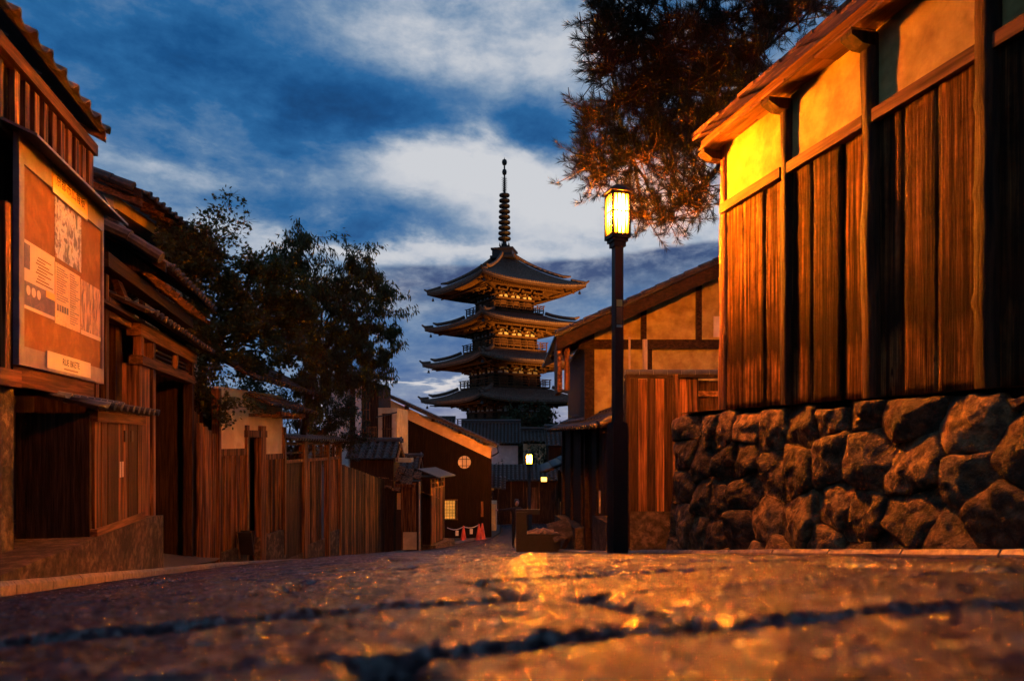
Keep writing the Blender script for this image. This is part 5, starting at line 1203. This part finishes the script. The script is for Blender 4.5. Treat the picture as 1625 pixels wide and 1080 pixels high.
MC = [(-2.52, 15.0, 4.4), (-2.76, 15.06, 4.05), (-2.96, 14.6, 3.62), (-2.33, 14.96, 4.75), (-3.2, 14.65, 3.8), (-2.7, 15.05, 3.44), (-2.96, 14.6, 3.12), (-2.37, 15.17, 3.15), (-1.9, 15.37, 3.48), (-1.52, 15.28, 3.35), (-2.46, 14.99, 2.65), (-2.8, 14.35, 2.39), (-1.96, 14.87, 2.77), (-1.51, 15.17, 2.72), (-1.14, 15.29, 3.03), (-2.61, 14.51, 1.98), (-2.12, 14.7, 2.11), (-1.61, 14.99, 2.14), (-1.08, 15.27, 2.3), (-.77, 15.61, 2.77), (-2.37, 14.35, 1.53), (-1.84, 14.64, 1.57), (-1.32, 15.0, 1.64), (-2.55, 13.95, .9), (-2.35, 13.85, .55), (-.91, 15.64, 1.98), (-2.9, 14.27, 1.82), (-3.25, 14.36, 3.3), (-2.2, 15.3, 2.3), (-1.3, 15.6, 2.5), (-2.0, 15.5, 3.0)]
broadleaf('maple_tree', 'maple tree with rusty leaves leaning over the gate and plaster house', (-3.1, 14.75, -2.2), (-2.75, 14.9, 1.6), MC[2:3] + MC[4:], 'leaf_maple', 1150, .46, .078, .030, 3, .15, True, .10)
# tall thin shoots of the maple
WC = [(-1.0, 17.21, 4.70), (-1.14, 17.24, 4.25), (-1.44, 17.31, 4.2), (-1.53, 16.82, 3.9), (-.78, 17.16, 3.7), (-.43, 17.59, 3.7), (.18, 17.95, 4.3), (.64, 17.84, 4.15), (.02, 17.99, 3.9), (.41, 17.9, 3.63), (.88, 17.79, 3.7), (-.28, 17.55, 3.21), (.18, 17.95, 3.15), (.8, 17.81, 3.15), (1.05, 18.05, 2.72), (.41, 17.9, 2.51), (-.13, 17.51, 2.44), (-.57, 17.41, 2.57), (-.72, 17.45, 1.8), (-.13, 17.51, 1.77), (.49, 17.88, 1.98), (1.0, 18.07, 2.05), (.18, 17.75, 1.43), (-.43, 17.59, 1.41), (.65, 17.94, 1.5), (-1.0, 17.31, 1.43), (-.72, 17.45, .83), (-1.3, 17.5, 2.6), (-1.0, 17.6, 3.1), (-.3, 18.1, 2.0), (.3, 18.3, 2.8)]
broadleaf('weeping_tree', 'drooping narrow-leaved tree over the slatted fence', (-1.35, 18.5, -2.9), (-.75, 18.1, 1.9), WC, 'leaf_willow', 1150, .48, .13, .034, 5, .9, False, .12)
sh = thing('maple_tree', 'slim young maple shooting up beside the tall tiled house', 'tree', (-3.2, 14.5, -2.1)); rg = random.Random(4); tb = MB(); lb_ = MB()
trk = limb(tb, (-3.2, 14.5, -2.1), (-2.95, 14.8, 3.2), .05, .025, rg)
for tip in ((-2.25, 15.0, 4.95), (-2.62, 15.0, 4.6), (-2.0, 15.0, 4.45), (-2.9, 14.8, 4.35), (-2.4, 15.1, 4.2), (-3.1, 14.7, 4.05)):
    pts = limb(tb, trk[-1], tip, .022, .004, rg, .05, 8)
    for p in pts[2:]:
        for q in range(5):
            e = p + rv(rg) * .13; tb.tube([p, e], [.004, .002], 4, False)
            for l_ in range(5):
                pz = e + rv(rg) * .06; d = rv(rg) + Vector((0, 0, -.2)); nn = rv(rg) + Vector((0, 0, 1))
                for fan in (-.7, 0, .7): dd = d.normalized(); sd = dd.cross(nn.normalized()); leaf_quad(lb_, pz, dd + sd * fan, nn, .085, .028)
    for q in range(5): p = Vector(tip); tb.tube([p, p + rv(rg) * .10 + (p - pts[4]) * .18], [.003, .0015], 4, False)
tb.build('trunk', 'bark', sh, True); lb_.build('crown', 'leaf_maple', sh)
broadleaf('dark_tree', 'dark leafy tree in front of the pagoda foot', (17.0, 66, -6.2), (17.0, 66, -1), [(15.8 + random.uniform(-.5, 4), 66 + random.uniform(-1, 1), random.uniform(-1.5, 2.7)) for i in range(22)], 'leaf_dark', 220, 1.0, .35, .2, 8, .3, False, .25)
broadleaf('dark_tree', 'small dark shrub tree in front of the white storehouse', (10.6, 50, -5.7), (10.6, 50, -4), [(10.6 + random.uniform(-1.3, 1.3), 50 + random.uniform(-.6, .6), random.uniform(-3.9, -2.1)) for i in range(12)], 'leaf_dark', 160, .5, .2, .1, 9, .3, False, .1)
broadleaf('dark_tree', 'dark bush above the far street lamp', (14.0, 47, -5.6), (14, 47, -3), [(14 + random.uniform(-1.6, 1.6), 47 + random.uniform(-.6, .6), random.uniform(-2.6, -.4)) for i in range(14)], 'leaf_dark', 160, .6, .2, .1, 10, .3, False, .1)

broadleaf('garden_shrub', 'dark evergreen shrub filling the gap behind the slatted fence', (-1.6, 19.6, -3.2), (-1.4, 19.6, -1), [(-2.6 + random.uniform(0, 3.0), 19.8 + random.uniform(-.5, .9), random.uniform(-.9, 1.6)) for i in range(30)], 'leaf_dark', 420, .5, .10, .05, 12, .4, False, .08)
# pine over the wall
def pine():
    rg = random.Random(17); t = thing('pine_tree', 'pine with long needle tufts hanging over the wall and lamp', 'pine tree', (6.1, 9.3, .2)); tb = MB(); nd = MB()
    fork = Vector((5.5, 8.6, 4.9)); limb(tb, (6.1, 9.3, .2), fork, .17, .11, rg)
    CL = [(2.98, 7.72, 5.02), (3.35, 7.63, 4.98), (3.62, 7.36, 4.86), (3.97, 7.27, 4.79), (4.33, 7.19, 4.86), (4.68, 7.1, 4.89), (5.03, 7.02, 4.93), (2.95, 7.83, 4.74), (3.31, 7.74, 4.66), (3.59, 7.47, 4.55), (3.9, 7.29, 4.42), (4.25, 7.21, 4.49), (4.61, 7.12, 4.49), (3.09, 7.79, 4.44), (3.49, 7.59, 4.23), (3.81, 7.42, 4.15), (4.16, 7.33, 4.18), (4.47, 7.16, 4.17), (3.2, 7.77, 4.06), (3.56, 7.58, 3.86), (3.93, 7.49, 3.82), (4.24, 7.31, 3.89), (3.02, 7.91, 3.88), (3.28, 7.75, 3.64), (3.6, 7.57, 3.53), (4.0, 7.47, 3.53), (4.18, 7.43, 3.68), (2.94, 7.93, 3.5), (3.17, 7.78, 3.4), (3.42, 7.61, 3.35), (3.71, 7.54, 3.23), (4.0, 7.47, 3.27), (3.12, 8.0, 3.30), (3.45, 8.1, 3.05), (3.72, 7.9, 2.97), (3.98, 7.7, 2.95), (4.14, 7.54, 3.04), (3.62, 8.0, 2.78), (3.85, 7.8, 2.73), (4.1, 7.6, 2.82), (5.38, 7.14, 5.13), (2.98, 8.04, 3.25), (5.3, 7.3, 5.3), (4.8, 7.3, 5.25), (4.2, 7.4, 5.3), (3.6, 7.6, 5.3), (3.1, 7.8, 5.35), (4.4, 7.8, 4.6), (3.9, 7.9, 4.6), (3.5, 8.0, 4.4)]
    CL += [(c[0] + rg.uniform(-.05, .25), c[1] + rg.uniform(.25, .6), c[2] + rg.uniform(.0, .25)) for c in CL[:28]]
    arms = [limb(tb, fork, e, .07, .03, rg, .06, 8) for e in ((3.3, 7.8, 4.9), (3.2, 7.9, 4.2), (3.4, 7.9, 3.5), (4.2, 7.5, 3.1), (4.6, 7.2, 4.6))]
    allp = [p for a in arms for p in a[2:]]
    for c in CL:
        c = Vector(c); src = min(allp, key=lambda p: (p - c).length + (0 if p.z > c.z - .4 else 1)); limb(tb, src, c, .022, .012, rg, -.08, 4)
        for q in range(34):
            p0 = c + rv(rg) * .05; e = c + Vector((rg.gauss(0, .145), rg.gauss(0, .145), rg.gauss(0, .115)))
            tb.tube([p0, e], [.009, .005], 4, False)
            axd = (e - c) * .9 + Vector((-.08, -.02, .16 + rg.uniform(-.2, .1))); axd.normalize()
            if rg.random() < .25: tb.tube([e, e + axd * .02 + Vector((0, 0, .12))], [.008, .005], 5)
            for m_ in range(46):
                b0 = e + axd * rg.uniform(-.09, .05); d = axd + rv(rg) * .42; leaf_quad(nd, b0, d, rv(rg), rg.uniform(.08, .135), .0056)
    tb.build('trunk', 'bark', t, True); nd.build('crown', 'leaf_pine', t)
pine()
